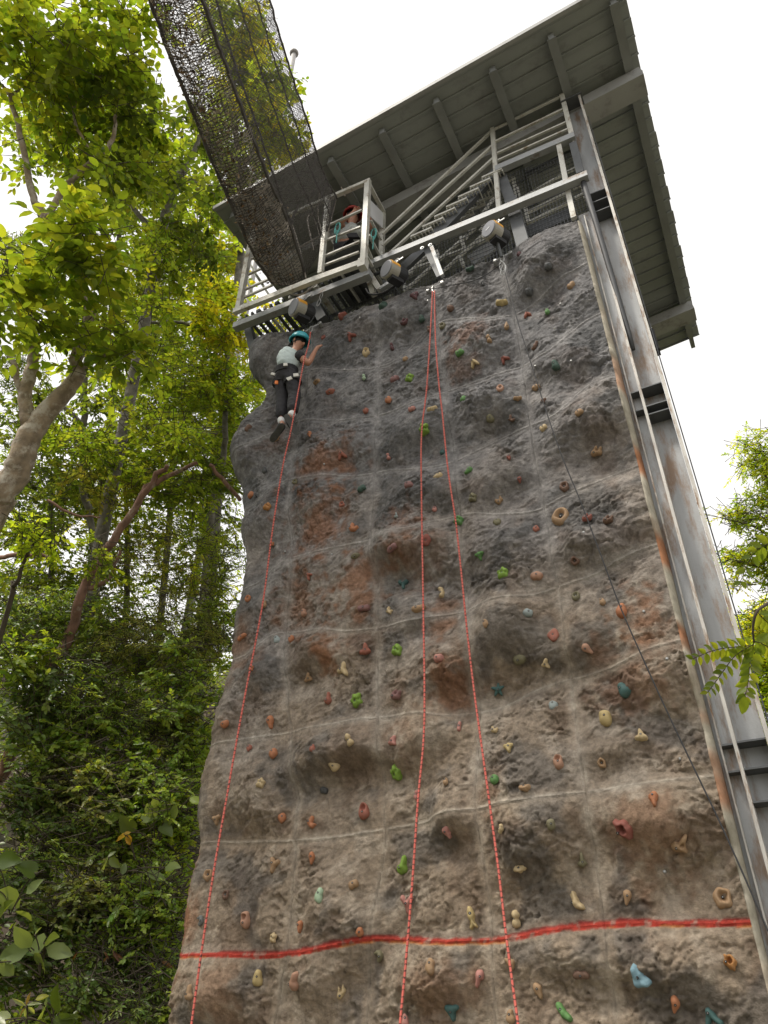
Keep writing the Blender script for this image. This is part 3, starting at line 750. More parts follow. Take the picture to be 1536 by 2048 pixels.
def hold_shape(shape, seed):
    _, caps, pockets, bolt = SH[shape]
    K, RN = 30, 9
    cu = sum((c[0] + c[2]) / 2 for c in caps) / len(caps); cv = sum((c[1] + c[3]) / 2 for c in caps) / len(caps)
    th = np.linspace(0, 2 * np.pi, K, endpoint=False)
    rr = np.linspace(0, 1.8, 160)
    U = cu + rr[None] * np.cos(th)[:, None]; W = cv + rr[None] * np.sin(th)[:, None]
    H = hold_height(U, W, caps, [])
    rout = np.array([rr[np.nonzero(row > 1e-3)[0].max()] if (row > 1e-3).any() else .05 for row in H])
    fr = np.array([1.0, .97, .9, .8, .66, .5, .34, .17])
    vs = []
    rs = random.Random(seed)
    wob = [(rs.uniform(-.07, .07), rs.uniform(0, 6.3)) for _ in range(4)]
    for f in [1.04] + list(fr):
        u = cu + rout * f * np.cos(th); v = cv + rout * f * np.sin(th)
        h = hold_height(u, v, caps, pockets) if f < 1.02 else np.full(K, -.25)
        wv = 1 + sum(a * np.cos((k + 2) * th + p) for k, (a, p) in enumerate(wob))
        lump = .05 * np.sin(u * 7 + seed) * np.cos(v * 6 + seed * 2) if shape in ('knob', 'skull', 'wing') else 0
        h = np.where(h > 0, h + lump, h)
        vs.append(np.stack([cu + (u - cu) * wv, cv + (v - cv) * wv, h], -1))
    hc = hold_height(np.array([cu]), np.array([cv]), caps, pockets)
    vs = np.concatenate(vs + [np.array([[cu, cv, hc[0]]])], 0)
    fs = []
    nr = len(fr) + 1
    for i in range(nr - 1):
        for k in range(K):
            k2 = (k + 1) % K
            fs.append((i * K + k, i * K + k2, (i + 1) * K + k2, (i + 1) * K + k))
    for k in range(K): fs.append(((nr - 1) * K + k, (nr - 1) * K + (k + 1) % K, nr * K))
    hb = hold_height(np.array([bolt[0]]), np.array([bolt[1]]), caps, pockets)[0]
    return vs, fs, (bolt[0], bolt[1], max(hb, .05))
M['bolt_hole'] = mat('bolt_recess', (.03, .028, .026), .8, 0, .2, 20)
def bolt_mesh():
    mb = MB()
    mb.lathe((0, 0, 0), (0, 0, 1), [(.0135, -.012), (.0135, .0), (.0115, .0025), (.0095, -.002)], 12, 0)
    mb.lathe((0, 0, -.004), (0, 0, 1), [(.0062, -.004), (.0062, .0055), (.0045, .0065)], 6, 1)
    o = build('bolt', mb, [M['bolt_hole'], M['metal']])
    me = o.data; bpy.data.objects.remove(o); return me
BOLT_ME = bolt_mesh()

rows = []
for part in HOLDS_TXT.replace('\n', ';').split(';'):
    a = part.split(',')
    rows.append((float(a[0]), float(a[1]), float(a[2]), a[3], a[4], float(a[5])))
hp = np.array([(r[0], r[1]) for r in rows])
Yh = np.zeros(len(rows))
for _ in range(14):
    p_ = at(hp[:, 0], hp[:, 1], Yh); Yh = .55 * Yh + .45 * (-wall_h(p_[:, 0], p_[:, 2]) - .02)
HP = at(hp[:, 0], hp[:, 1], Yh)
e = .045
gxh = (wall_h(HP[:, 0] + e, HP[:, 2]) - wall_h(HP[:, 0] - e, HP[:, 2])) / (2 * e)
gzh = (wall_h(HP[:, 0], HP[:, 2] + e) - wall_h(HP[:, 0], HP[:, 2] - e)) / (2 * e)
gxh = np.clip(gxh, -.9, .9); gzh = np.clip(gzh, -.9, .9)
def col_of(p): return sum(int(p[0] > np.interp(p[2], z, x)) for (z, x) in VS)
def row_of(p): return sum(int(p[2] > np.interp(p[0], x, z)) for (x, z) in HS)
COLN = ['leftmost panel column', 'second panel column from left', 'middle panel column', 'second panel column from right', 'rightmost panel column']
ROWN = ['below the red stripe', 'just above the red stripe', 'two rows above red stripe', 'three rows above red stripe', 'four rows above red stripe',
        'five rows above red stripe', 'six rows above red stripe', 'second row from the top', 'top row']
info = []
for i, r in enumerate(rows):
    info.append((CNAME[r[4]], SH[r[3]][0], col_of(HP[i]), row_of(HP[i])))
def label_of(i):
    c, s, k, j = info[i]
    same = [q for q in range(len(rows)) if info[q] == info[i]]
    pre = ''
    if len(same) > 1:
        ys = sorted(same, key=lambda q: rows[q][1])
        if len(same) == 2:
            if abs(rows[same[0]][1] - rows[same[1]][1]) > 12: pre = 'upper ' if ys[0] == i else 'lower '
            else:
                xs = sorted(same, key=lambda q: rows[q][0]); pre = 'left-hand ' if xs[0] == i else 'right-hand '
        else: pre = {0: 'uppermost ', len(ys) - 1: 'lowest '}.get(ys.index(i), 'middle ')
    return f"{pre}{c} {s} climbing hold, {COLN[k]}, {ROWN[j]}"
for i, r in enumerate(rows):
    px, py, w, shape, c, rot = r
    if c not in HM: HM[c] = hold_mat(c)
    sz = w * depth_of(HP[i]) / F_PX * .49
    vs, fs, bl = hold_shape(shape, i)
    mb = MB()
    a = R(rot); ca, sa = math.cos(a), math.sin(a)
    Rm = np.array([[ca, -sa, 0], [sa, ca, 0], [0, 0, 1]])
    prot = random.uniform(.8, 1.05)
    S = np.array([sz, sz * (1.1 if shape in ('oval', 'pill', 'half', 'disc') else 1.18), sz * prot])
    vw = (vs @ Rm.T) * S
    mb.add(vw, fs)
    o = build('climbing_hold', mb, HM[c], smooth=True)
    n = np.array([-gxh[i] * .8, -1.0, -gzh[i] * .8]); n /= np.linalg.norm(n)
    x = np.cross((0, 0, 1.), n); x /= np.linalg.norm(x); y = np.cross(n, x)
    mw = Matrix.Identity(4)
    for k_ in range(3): mw[k_][0], mw[k_][1], mw[k_][2], mw[k_][3] = x[k_], y[k_], n[k_], HP[i][k_] - n[k_] * sz * .1
    o.matrix_world = mw
    tag(o, label_of(i), 'climbing hold', 'climbing holds bolted to the rock wall')
    b = bpy.data.objects.new('bolt', BOLT_ME); COL.objects.link(b); b.parent = o
    q_ = (np.array(bl) @ Rm.T) * S
    b.location = (q_[0], q_[1], q_[2] + .002); k_ = min(1.1, max(.55, sz / .085)); b.scale = (k_, k_, k_)
print('holds', len(rows), 'distinct labels', len(set(label_of(i) for i in range(len(rows)))))
# ================================================================== STEEL COLUMN beside the wall
def xat(px, py, Y): return float(at(px, py, Y)[0])
def zat(px, py, Y): return float(at(px, py, Y)[2])
ROOF_T = math.tan(R(6))
ROOF_Z0 = 11.9
def roof_z(x): return ROOF_Z0 + ROOF_T * x
Yw, Yf = .17, .0                         # web plane and front of the flanges
cx0 = XR + .06
cx1, cx2 = xat(1401, 1245, Yf), xat(1408, 1245, Yf)     # middle flange
cx3, cx4 = xat(1464, 1245, Yf), xat(1473, 1245, Yf)     # outer flange
col_t = thing('steel_column', 'tall grey rust-streaked steel column along the right edge of the rock wall', 'column', (cx2, .15, 0))
ztopc = roof_z(cx2) - .34
zl_top = zat(1170, 432, Yw)
mb = MB(); mb.box(cx2 + .002, cx3 - .002, Yw, Yw + .012, 0, ztopc); build('web', mb, M['column'], col_t)
mb = MB(); mb.box(cx0 - .05, cx1 - .002, Yw - .04, Yw - .03, 0, zl_top); build('web', mb, M['column'], col_t)
mb = MB(); mb.box(cx1, cx2, Yf + .03, .34, 0, ztopc); build('flange', mb, M['flange'], col_t)
mb = MB(); mb.box(cx3, cx4, Yf, .34, 0, ztopc); build('flange', mb, M['flange'], col_t)
mb = MB(); mb.box(cx4 + .012, cx4 + .02, .08, .40, 0, ztopc - .4); build('back_flange', mb, M['dark_steel'], col_t)
mb = MB(); mb.box(cx0 + .01, cx0 + .022, Yw - .09, Yw - .041, 0, zl_top - .1); build('flange', mb, M['flange'], col_t)
# horizontal stiffener plates
for (y_, both, right) in [(1487, 1, 1), (1541, 1, 1), (1607, 0, 1), (779, 1, 1), (815, 1, 1), (831, 0, 1), (391, 0, 1), (408, 0, 1), (427, 0, 1)]:
    xm = 755 + .272 * (y_ + 1180)
    z = zat(xm, y_, Yf + .04)
    if right:
        mb = MB(); mb.box(cx2 + .002, cx3 - .002, Yf + .02, Yw - .001, z, z + .012); build('stiffener', mb, M['dark_steel'], col_t)
    if both:
        mb = MB(); mb.box(cx0 + .024, cx1 - .002, Yf + .04, Yw - .041, z, z + .012); build('stiffener', mb, M['dark_steel'], col_t)
mb = MB(); mb.box(cx1 - .02, cx4 + .02, Yf - .02, .36, ztopc + .001, ztopc + .02); build('cap_plate', mb, M['dark_steel'], col_t)
# dark pipe that runs down the face of the column and ends in a rounded foot
pp = [at(1163, 352, -.03), at(1192, 445, .0), at(1226, 560, .04), at(1258, 668, .08), at(1267, 699, .09)]
mb = MB(); mb.tube(pp, [.034, .032, .03, .026, .018], 10)
po = build('downpipe', mb, M['pipe'], smooth=True, origin=pp[2])
tag(po, 'dark pipe leaning down the face of the grey steel column with a rounded end', 'pipe')
# black box behind the column under the roof
bp = at(1304, 684, .55)
t = thing('junction_box', 'small black box fixed behind the outer flange of the steel column', 'junction box', bp)
mb = MB(); mb.box(bp[0] - .09, bp[0] + .05, bp[1] - .05, bp[1] + .06, bp[2] - .16, bp[2] + .13); build('housing', mb, M['black'], t)
mb = MB(); mb.box(bp[0] - .08, bp[0] + .04, bp[1] - .06, bp[1] + .05, bp[2] + .132, bp[2] + .15); build('lid', mb, M['metal'], t)

# ================================================================== ROOF
NR = np.array([-ROOF_T, 0, 1.]); NR /= np.linalg.norm(NR)
def at_roof(px, py, off=0.):
    d = ray(px, py); p0 = np.array([0, 0, ROOF_Z0 + off])
    s = ((p0 - CAM) @ NR) / (d @ NR); return CAM + d * s
FL, FR, BR_ = at_roof(429, 420), at_roof(1237, -31), at_roof(1405, 666)
yF = .5 * (FL[1] + FR[1]); yB = BR_[1]; xL = FL[0]; xR = .5 * (FR[0] + BR_[0])
print('roof', FL, FR, BR_)
roof = thing('shelter_roof', 'big grey sheet metal roof on beams high over the climbing wall and stairs', 'roof', (xL, yF, roof_z(xL)))
ux = np.array([1, 0, ROOF_T]); ux /= np.linalg.norm(ux)
NS = 27
wS = (yB - yF) / NS
for k in range(NS):
    y0 = yF + k * wS; xa, xb = xL + random.uniform(-.008, .008), xR + random.uniform(-.01, .01)
    a = np.array([xa, 0, roof_z(xa)]); b = np.array([xb, 0, roof_z(xb)])
    mb = MB()
    c = (a + b) / 2; hl = np.linalg.norm(b - a) / 2
    mb.frame_box(c + (0, y0 + wS * .5, 0) + NR * .02, ux * hl, (0, wS * .5 - .004, .002), NR * .006)
    mb.frame_box(c + (0, y0 + wS - .012, 0) + NR * .0, ux * hl, (0, .011, 0), NR * .017)     # lap rib
    mb.frame_box(c + (0, y0 + wS * .52, 0) + NR * .0135, ux * hl, (0, wS * .32, 0), NR * .003)
    build('roof_sheet', mb, M['roof'], roof)
# front gutter edge and side trims
mb = MB(); a = np.array([xL, yF - .03, roof_z(xL)]); b = np.array([xR, yF - .03, roof_z(xR)]); mb.bar(a, b, .05, .07, NR); build('eave_trim', mb, M['beam'], roof)
# purlins across the slope, hung under the sheets
for (px, py) in [(460, 419), (655, 308), (760, 253), (870, 195), (983, 133), (1099, 64), (1226, 2)]:
    x = at_roof(px, py, -.07)[0]; zz_ = roof_z(x) - .085
    mb = MB(); mb.bar((x, yF + .12, zz_), (x, yB + (.12 if px == 1226 else -.2), zz_), .07, .12); build('purlin', mb, M['purlin'], roof)
    mb = MB(); mb.bar((x, yF + .12, zz_ - .063), (x, yB - .2, zz_ - .063), .11, .012); build('purlin_flange', mb, M['purlin'], roof)
yb1 = .30
mb = MB(); a = np.array([xL + .4, yb1, roof_z(xL + .4) - .27]); b = np.array([xR - .03, yb1, roof_z(xR) - .27]); mb.bar(a, b, .30, .2, NR); build('beam', mb, M['beam'], roof)
yb2 = at_roof(1350, 632, -.2)[1]
mb = MB(); a = np.array([xL + .4, yb2, roof_z(xL + .4) - .25]); b = np.array([xR - .03, yb2, roof_z(xR) - .25]); mb.bar(a, b, .30, .2, NR); build('beam', mb, M['beam'], roof)
# far posts that carry the roof
for (x, y) in [(xL + .9, yb2), (cx2, yb2), (xL + .9, 1.6)]:
    mb = MB(); mb.box(x - .08, x + .08, y - .08, y + .08, 0, roof_z(x) - .37); build('post', mb, M['dark_steel'], roof)

# ================================================================== PLATFORM, RAILINGS, STAIRS
YP = -.40           # front of the belay balcony
YB = -.12           # long front beam
plat = thing('belay_balcony', 'grey steel balcony with railings at the top left of the climbing wall', 'balcony', at(600, 600, YP))
def pbar(name, p, q, w, h, Y=None, m_='rail', root=plat, up=(0, 0, 1)):
    a = at(p[0], p[1], Y if np.isscalar(Y) else Y[0]); b = at(q[0], q[1], Y if np.isscalar(Y) else Y[1])
    mb = MB(); mb.bar(a, b, w, h, up); return build(name, mb, M[m_], root)
# corner points of the cage
zdeck = zat(610, 575, YP)
pbar('post', (476, 624), (510, 445), .07, .07, YP, up=(0, 1, 0))
pbar('post', (641, 548), (656, 398), .06, .06, YP, up=(0, 1, 0))
pbar('post', (727, 531), (736, 364), .07, .07, YP, up=(0, 1, 0))
pbar('top_rail', (512, 459), (741, 361), .055, .055, YP)
for (a, b) in [((652, 453), (724, 420)), ((648, 482), (721, 454)), ((645, 514), (719, 483)), ((642, 533), (718, 504))]:
    pbar('rail', a, b, .027, .027, YP + .03)
for (a, b) in [((494, 522), (522, 509)), ((488, 553), (531, 533)), ((481, 583), (541, 557)), ((477, 600), (545, 570))]:
    pbar('rail', a, b, .03, .028, YP + .03)
pbar('edge_beam', (468, 624), (632, 559), .06, .085, YP - .02)
pbar('edge_beam', (625, 562), (733, 523), .06, .09, YP - .025)
# right side of the cage
pR = at(735, 364, YP); pB = at_z(768, 425, pR[2] - .02); YBk = float(pB[1])
print('cage depth', YBk - YP)
pbar('top_rail', (736, 365), (768, 425), .05, .05, (YP, YBk), 'rail')
pbar('post', (766, 424), (762, 541), .06, .06, YBk, up=(0, 1, 0))
for (a, b) in [((742, 441), (762, 480)), ((738, 470), (760, 512)), ((733, 492), (748, 526)), ((731, 508), (745, 533))]:
    za = zat(a[0], a[1], YP + .1); bb = at_z(b[0], b[1], za)
    mb = MB(); mb.bar(at(a[0], a[1], YP + .1), bb, .03, .03); build('rail', mb, M['rail'], plat)
# white notice board on the side rail
fa = lambda px, py: at(px, py, YP + (YBk - YP) * np.clip((px - 737) / 31., 0, 1))
q0, q1, q2, q3 = fa(741, 400), fa(766.5, 426), fa(765.5, 456), fa(741, 432)
q1[2] += 0; n_ = np.cross(q1 - q0, q3 - q0); n_ /= np.linalg.norm(n_)
mb = MB(); mb.add([q0, q1, q2, q3, q0 + n_ * .012, q1 + n_ * .012, q2 + n_ * .012, q3 + n_ * .012], [(0, 1, 2, 3), (7, 6, 5, 4), (0, 4, 5, 1), (1, 5, 6, 2), (2, 6, 7, 3), (3, 7, 4, 0)])
bo = build('notice_board', mb, M['white_board'], origin=q0)
tag(bo, 'blank white board fixed to the right side rail of the balcony', 'board')
# deck of the balcony: solid plate by the gate, open bars to the left
zb = zat(560, 603, YB) + .06
xa, xb = xat(470, 640, YB), xat(735, 530, YB)
k = 0
for x in np.linspace(xa + .03, xb + .1, 22):
    mb = MB(); mb.bar((x, YB + .05, zb + .03), (x, 1.55, zb + .03), .028 if k % 3 else .06, .05); build('deck_bar', mb, M['rail' if k % 4 == 0 else 'dark_steel'], plat); k += 1
for y in np.linspace(.1, 1.5, 5):
    mb = MB(); mb.bar((xa, y, zb - .015), (xb + .1, y, zb - .015), .03, .03); build('deck_bearer', mb, M['dark_steel'], plat)
mb = MB(); mb.box(xat(632, 560, YP), xb - .02, YP + .05, .5, zb + .066, zb + .078); build('deck_plate', mb, M['dark_steel'], plat)
pbar('joist', (470, 655), (742, 548), .10, .10, YB, 'galv')
# back railing of the balcony seen through the bars
for (a, b) in [((502, 531), (527, 571)), ((510, 548), (545, 600)), ((494, 562), (506, 590))]:
    pbar('brace', a, b, .03, .03, .35, 'rail')
for (a, b) in [((655, 465), (672, 492)), ((671, 492), (668, 510)), ((630, 405), (655, 465))]:
    pbar('brace', a, b, .04, .04, .1, 'rail')
pbar('post', (497, 655), (508, 700), .10, .10, .05, 'dark_steel', up=(0, 1, 0))
pbar('post', (619, 590), (648, 642), .13, .13, .15, 'dark_steel', up=(0, 1, 0))
pbar('post', (734, 545), (748, 590), .07, .07, .05, 'rail', up=(0, 1, 0))
pbar('brace', (738, 545), (760, 580), .07, .07, .0, 'rail')
pbar('brace', (760, 580), (790, 560), .06, .05, .0, 'galv')
pbar('post', (727, 520), (725, 537), .10, .10, YP - .02, 'rail', up=(0, 1, 0))

# the long beam to the column and the landing above it
st = thing('stair_tower', 'grey steel stair tower with handrails and mesh behind the top of the wall', 'stairs', at(950, 420, .1))
YL = .02
pbar('beam', (733, 533), (1176, 351), .09, .09, YL - .08, 'galv', st)
pbar('landing_beam', (992, 341), (1150, 273), .08, .10, YL, 'galv', st)
pbar('post', (985, 258), (998, 420), .055, .055, YL, 'rail', st, up=(0, 1, 0))
pbar('post', (1124, 190), (1145, 276), .06, .05, YL, 'rail', st, up=(0, 1, 0))
pbar('post', (1117, 286), (1132, 364), .06, .05, YL, 'rail', st, up=(0, 1, 0))
pbar('post', (1134, 374), (1148, 437), .06, .05, YL, 'rail', st, up=(0, 1, 0))
for (a, b) in [((988, 259), (1126, 191)), ((991, 283), (1128, 218)), ((994, 307), (1134, 244)), ((996, 321), (1137, 258))]:
    pbar('handrail', a, b, .028, .028, YL, 'rail', st)
for (a, b) in [((765, 468), (987, 259)), ((765, 491), (989, 288)), ((772, 514), (991, 313))]:
    pbar('handrail', a, b, .034, .034, YL, 'rail', st)
pbar('stringer', (850, 493), (1000, 338), .06, .17, .08, 'dark_steel', st)
pbar('stringer', (772, 570), (862, 484), .05, .15, .10, 'dark_steel', st)
pbar('column', (1000, 345), (1024, 408), .13, .13, .14, 'dark_steel', st, up=(0, 1, 0))
pbar('column', (1024, 405), (1050, 500), .15, .15, .10, 'dark_steel', st, up=(0, 1, 0))
pbar('column', (856, 500), (884, 556), .10, .10, .02, 'dark_steel', st, up=(0, 1, 0))
pbar('column', (864, 495), (885, 552), .045, .05, -.05, 'galv', st, up=(0, 1, 0))
pbar('column', (1147, 290), (1162, 350), .09, .09, .05, 'dark_steel', st, up=(0, 1, 0))
# treads seen from below: plate with a row of bearing bars
for k in range(7):
    f = k / 6.
    px, py = 822 + f * 142, 474 - f * 118
    a = at(px, py, .0); L = xat(px + 33, py, .0) - a[0]
    mb = MB()
    mb.bar(a, a + (L * 1.3, 0, 0), .03, .03); 
    mb.bar(a + (0, .24, 0), a + (L * 1.3, .24, 0), .03, .03)
    for j in range(7): mb.bar(a + (L * 1.3 * j / 6, 0, -.02), a + (L * 1.3 * j / 6, .24, -.02), .012, .03)
    build('tread', mb, M['rail'], st)
# second flight behind the mesh: pale rails and posts
for (a, b) in [((803, 560), (868, 499)), ((808, 583), (868, 529)), ((877, 521), (952, 455)), ((886, 543), (976, 461)), ((930, 478), (992, 390)), ((960, 462), (1003, 405)),
               ((896, 511), (930, 498)), ((838, 534), (864, 525)), ((955, 487), (976, 478)), ((1003, 370), (1030, 355)), ((1046, 396), (1126, 349)), ((1056, 425), (1134, 386)), ((1060, 444), (1138, 405)), ((1134, 345), (1158, 333)), ((1142, 358), (1160, 348)), ((1146, 377), (1168, 366)), ((1150, 397), (1170, 386))]:
    pbar('back_rail', a, b, .040, .032, .7, 'back_rail', st)
for (a, b) in [((1026, 357), (1036, 402)), ((1034, 376), (1041, 400)), ((1036, 412), (1048, 450)), ((1050, 412), (1057, 445)), ((873, 502), (880, 520)), ((922, 475), (930, 500)), ((921, 515), (928, 534)), ((816, 530), (822, 548)), ((1153, 332), (1162, 350)), ((1163, 366), (1172, 398)), ((806, 562), (812, 582)), ((940, 440), (946, 462))]:
    pbar('back_post', a, b, .045, .045, .7, 'back_rail', st, up=(0, 1, 0))
pbar('gusset', (942, 522), (985, 492), .04, .22, .6, 'galv', st)
pbar('back_beam', (1046, 470), (1150, 424), .05, .22, .6, 'dark_steel', st)
pbar('back_beam', (1050, 350), (1150, 300), .05, .06, .8, 'dark_steel', st)
# far side sheeting of the tower
mb = MB(); 
x0_, x1_ = xat(860, 500, 1.5), xat(1150, 400, 1.5)
for k in range(34):
    xx = x0_ + (x1_ - x0_) * k / 34
    mb.box(xx, xx + (x1_ - x0_) / 34 - .03, 1.5 + .02 * (k % 2), 1.53 + .02 * (k % 2), 7.6, roof_z(xx) - .5)
tag(build('side_sheeting', mb, M['dark_steel'], st), kind='stuff')
# wire mesh screens
def screen(Xa, Xb, zlo, zhi, Y, root, step=.042, stepz=.075):
    mb = MB(); r = .0035
    for x in np.arange(Xa, Xb, step):
        z1 = zhi(x)
        if z1 - zlo(x) > .05: mb.bar((x, Y, zlo(x)), (x, Y, z1), .006, .006, (0, 1, 0))
    for z in np.arange(8.0, 12.0, stepz):
        xs = [x for x in np.arange(Xa, Xb, step) if zlo(x) < z < zhi(x)]
        if len(xs) > 1: mb.bar((xs[0], Y - .006, z), (xs[-1], Y - .006, z), .006, .006)
    o = build('wire_mesh', mb, M['wire'], root); tag(o, kind='stuff'); return o
Ym = .42
p1_, p2_, p3_ = at(640, 600, Ym), at(1000, 352, Ym), at(1160, 300, Ym)
def zhi_a(x): return float(np.interp(x, [p1_[0], at(770, 545, Ym)[0], at(850, 500, Ym)[0], p2_[0], p3_[0]], [at(640, 585, Ym)[2], at(770, 540, Ym)[2], at(850, 500, Ym)[2], p2_[2], p3_[2]]))
screen(xat(512, 680, Ym), xat(1165, 330, Ym), lambda x: float(np.interp(x, TOP_X, TOP_Z)) - .12, zhi_a, Ym, st)

# ================================================================== AUTO BELAYS
def auto_belay(px, py, Y, label, tail=False, text=False):
    c = at(px, py, Y); d = depth_of(c)
    t = thing('auto_belay', label, 'auto belay', c, 'auto belay drums hanging from the front beam')
    ax = np.array([-.42, -.9, -.12]); ax /= np.linalg.norm(ax)
    r = 20 * d / F_PX
    mb = MB(); mb.lathe(c + ax * .05, ax, [(r * .98, -.06), (r, -.04), (r, .055), (r * .96, .07), (r * .9, .07)], 28); build('housing', mb, M['drum_side'], t, smooth=False)
    mb = MB(); mb.lathe(c + ax * .121, ax, [(r * .89, 0), (r * .89, .006), (r * .82, .012), (r * .1, .014)], 28); build('drum_face', mb, M['drum_face'], t)
    # yellow wedge of the shell at the upper right
    x = np.cross(ax, (0, 0, 1.)); x /= np.linalg.norm(x); y = np.cross(x, ax)
    if x[0] < 0: x = -x
    mb = MB(); vs = []
    for a in np.linspace(R(-5), R(75), 9):
        dr = (x * math.cos(a) + y * math.sin(a)) * (r * 1.012)
        vs += [c + ax * -.005 + dr, c + ax * .108 + dr, c + ax * .122 + dr * .93]
    fs = []
    for k in range(8): fs += [(k * 3, k * 3 + 1, k * 3 + 4, k * 3 + 3), (k * 3 + 1, k * 3 + 2, k * 3 + 5, k * 3 + 4)]
    mb.add(vs, fs); build('yellow_shell', mb, M['yellow'], t)
    mb = MB(); mb.lathe(c - ax * .13, ax, [(r * .8, -.02), (r * .92, 0), (r * .92, .11), (r * .8, .12)], 24); build('back_cover', mb, M['black'], t)
    mb = MB(); mb.frame_box(c - ax * .02 - np.array((0, 0, r * .92)), ax * .09, x * .05, (0, 0, .05)); build('webbing_guide', mb, M['black'], t)
    # hanger bolts and shackles on top
    mb = MB(); tp = c + np.array((0, 0, r))
    mb.link(tp + (0, 0, -.02), tp + (.02, .0, .07), .009); mb.link(tp + (.02, 0, .05), tp + (.05, .02, .15), .008)
    mb.link(tp + (-.06, 0, .0), tp + (-.05, .0, .08), .008); mb.bar(tp + (-.08, .02, .07), tp + (.12, .02, .13), .014, .014)
    build('shackle', mb, M['metal'], t)
    if text:
        mb = MB()
        o0 = c + ax * .137
        for k in range(5): mb.frame_box(o0 + x * (-.024 + .012 * k), x * .005, (y * .0085 + x * .0), ax * .001)
        build('nameplate', mb, M['white_board'], t)
    if tail:
        e = at(1003, 514, Y + .08); b = c + np.array((0, 0, -r * .95))
        mb = MB(); mb.tube([b, e], .02, 6); build('webbing', mb, M['dark_steel'], t)
    return t
auto_belay(603, 621, -.25, 'auto belay drum hanging lowest, above the turquoise helmet')
auto_belay(788, 546, -.25, 'auto belay drum hanging beside the right corner of the balcony cage')
auto_belay(992, 468, -.25, 'auto belay drum with white nameplate and webbing tail, hanging highest', True, True)

# eye plates on the beam
for (px, py) in [(845, 497), (861, 491), (720, 551), (733, 544)]:
    c = at(px, py, YL - .16)
    mb = MB(); mb.lathe(c, (0, -1, 0), [(.022, 0), (.026, .006), (.026, .014), (.013, .016), (.011, .004)], 14)
    o = build('eye_plate', mb, M['metal'], origin=c)
    tag(o, {845: 'round steel eye plate, left of the two on the long beam', 861: 'round steel eye plate, right of the two on the long beam', 720: 'round steel eye plate under the balcony corner, left one', 733: 'round steel eye plate under the balcony corner, right one'}[px], 'eye plate', 'eye plates under the long beam')

# ================================================================== ANCHORS AND ROPES
def anchor(px, py, label, Y=None, drop=.2):
    c = at(px, py, -.16 if Y is None else Y)
    t = thing('rope_anchor', label, 'rope anchor', c, 'rope anchors along the top of the wall')
    for sx in (-1, 1):
        mb = MB(); b = c + np.array((sx * .09, .06, .05 + .04 * (sx > 0)))
        mb.lathe(b, (0, -1, .2), [(.03, -.05), (.03, .01), (.018, .02)], 8)
        prev = b
        for k in range(3):
            nx = b + (c - b) * (k + 1) / 3.
            mb.link(prev, nx, .006); prev = nx
        build('chain', mb, M['metal'], t)
    mb = MB(); mb.link(c + (0, 0, .02), c + (.01, -.01, -drop * .5), .0065)
    build('carabiner', mb, M['metal'], t)
    return c
A1 = anchor(867, 574, 'steel chain anchor with carabiner where the double red rope hangs')
A2_ = anchor(1003, 514, 'steel chain anchor with carabiner under the highest auto belay drum')
A3 = anchor(622, 655, 'steel chain anchor beside the turquoise helmet')
mb = MB(); c = at(1006, 535, -.2); mb.link(c + (-.01, 0, .1), c + (0, 0, -.07), .007); mb.link(c + (.02, 0, .04), c + (-.02, 0, -.12), .005)
cb = build('carabiner', mb, M['metal'], origin=c); tag(cb, 'carabiner clipped with a loop at the top of the black cord', 'carabiner')
mb = MB(); c = at(640, 598, -.2); mb.link(c + (.03, 0, .1), c + (.0, 0, -.0), .006); mb.link(c, c + (-.03, 0, -.12), .007)
cb = build('carabiner', mb, M['metal'], origin=c); tag(cb, 'spare carabiner hanging below the balcony beam', 'carabiner')

def smooth_path(p, n=8):
    p = np.array(p, float); t = np.arange(len(p)); tt = np.linspace(0, len(p) - 1, (len(p) - 1) * n + 1)
    out = np.zeros((len(tt), p.shape[1]))
    for k, x in enumerate(tt):
        i = min(int(x), len(p) - 2); f = x - i
        p0, p1, p2, p3 = p[max(i - 1, 0)], p[i], p[i + 1], p[min(i + 2, len(p) - 1)]
        out[k] = .5 * ((2 * p1) + (-p0 + p2) * f + (2 * p0 - 5 * p1 + 4 * p2 - p3) * f * f + (-p0 + 3 * p1 - 3 * p2 + p3) * f ** 3)
    return out
def rope(px_pts, y0, y1, r, m_, label, cat='rope', power=1.3, group=None, more=None):
    mb = MB(); org = None
    for pts in [px_pts] + (more or []):
        n = len(pts)
        pp = [at(x, y, y0 + (y1 - y0) * (k / (n - 1)) ** power) for k, (x, y) in enumerate(pts)]
        pp = smooth_path(pp, 10)
        if org is None: org = pp[0]
        mb.tube(pp, r, 6)
    o = build('rope' if cat == 'rope' else cat.replace(' ', '_'), mb, M[m_], smooth=True, origin=org)
    return tag(o, label, cat, group)
rope([(621, 664), (617, 690), (608, 722), (597, 780), (582, 860), (565, 935), (545, 1060), (528, 1190), (510, 1290), (492, 1380), (470, 1500), (449, 1620), (428, 1740), (405, 1890), (383, 2048), (374, 2120)], -.42, -1.0, .0078, 'rope',
     'coral red flecked rope running down past the climber to the left', 'rope')
rope([(865, 582), (861, 660), (853, 780), (843, 870), (843, 1000), (845, 1120), (847, 1240), (849, 1380), (847, 1480), (836, 1600), (825, 1760), (812, 1920), (800, 2048), (795, 2120)], -.24, -.95, .0078, 'rope',
     'coral red flecked rope hanging in two strands down the middle of the wall', 'rope',
     more=[[(869, 582), (871, 680), (878, 770), (885, 830), (896, 940), (911, 1040), (922, 1140), (934, 1260), (948, 1380), (963, 1490), (981, 1620), (997, 1740), (1011, 1860), (1024, 1960), (1036, 2048), (1043, 2120)]])
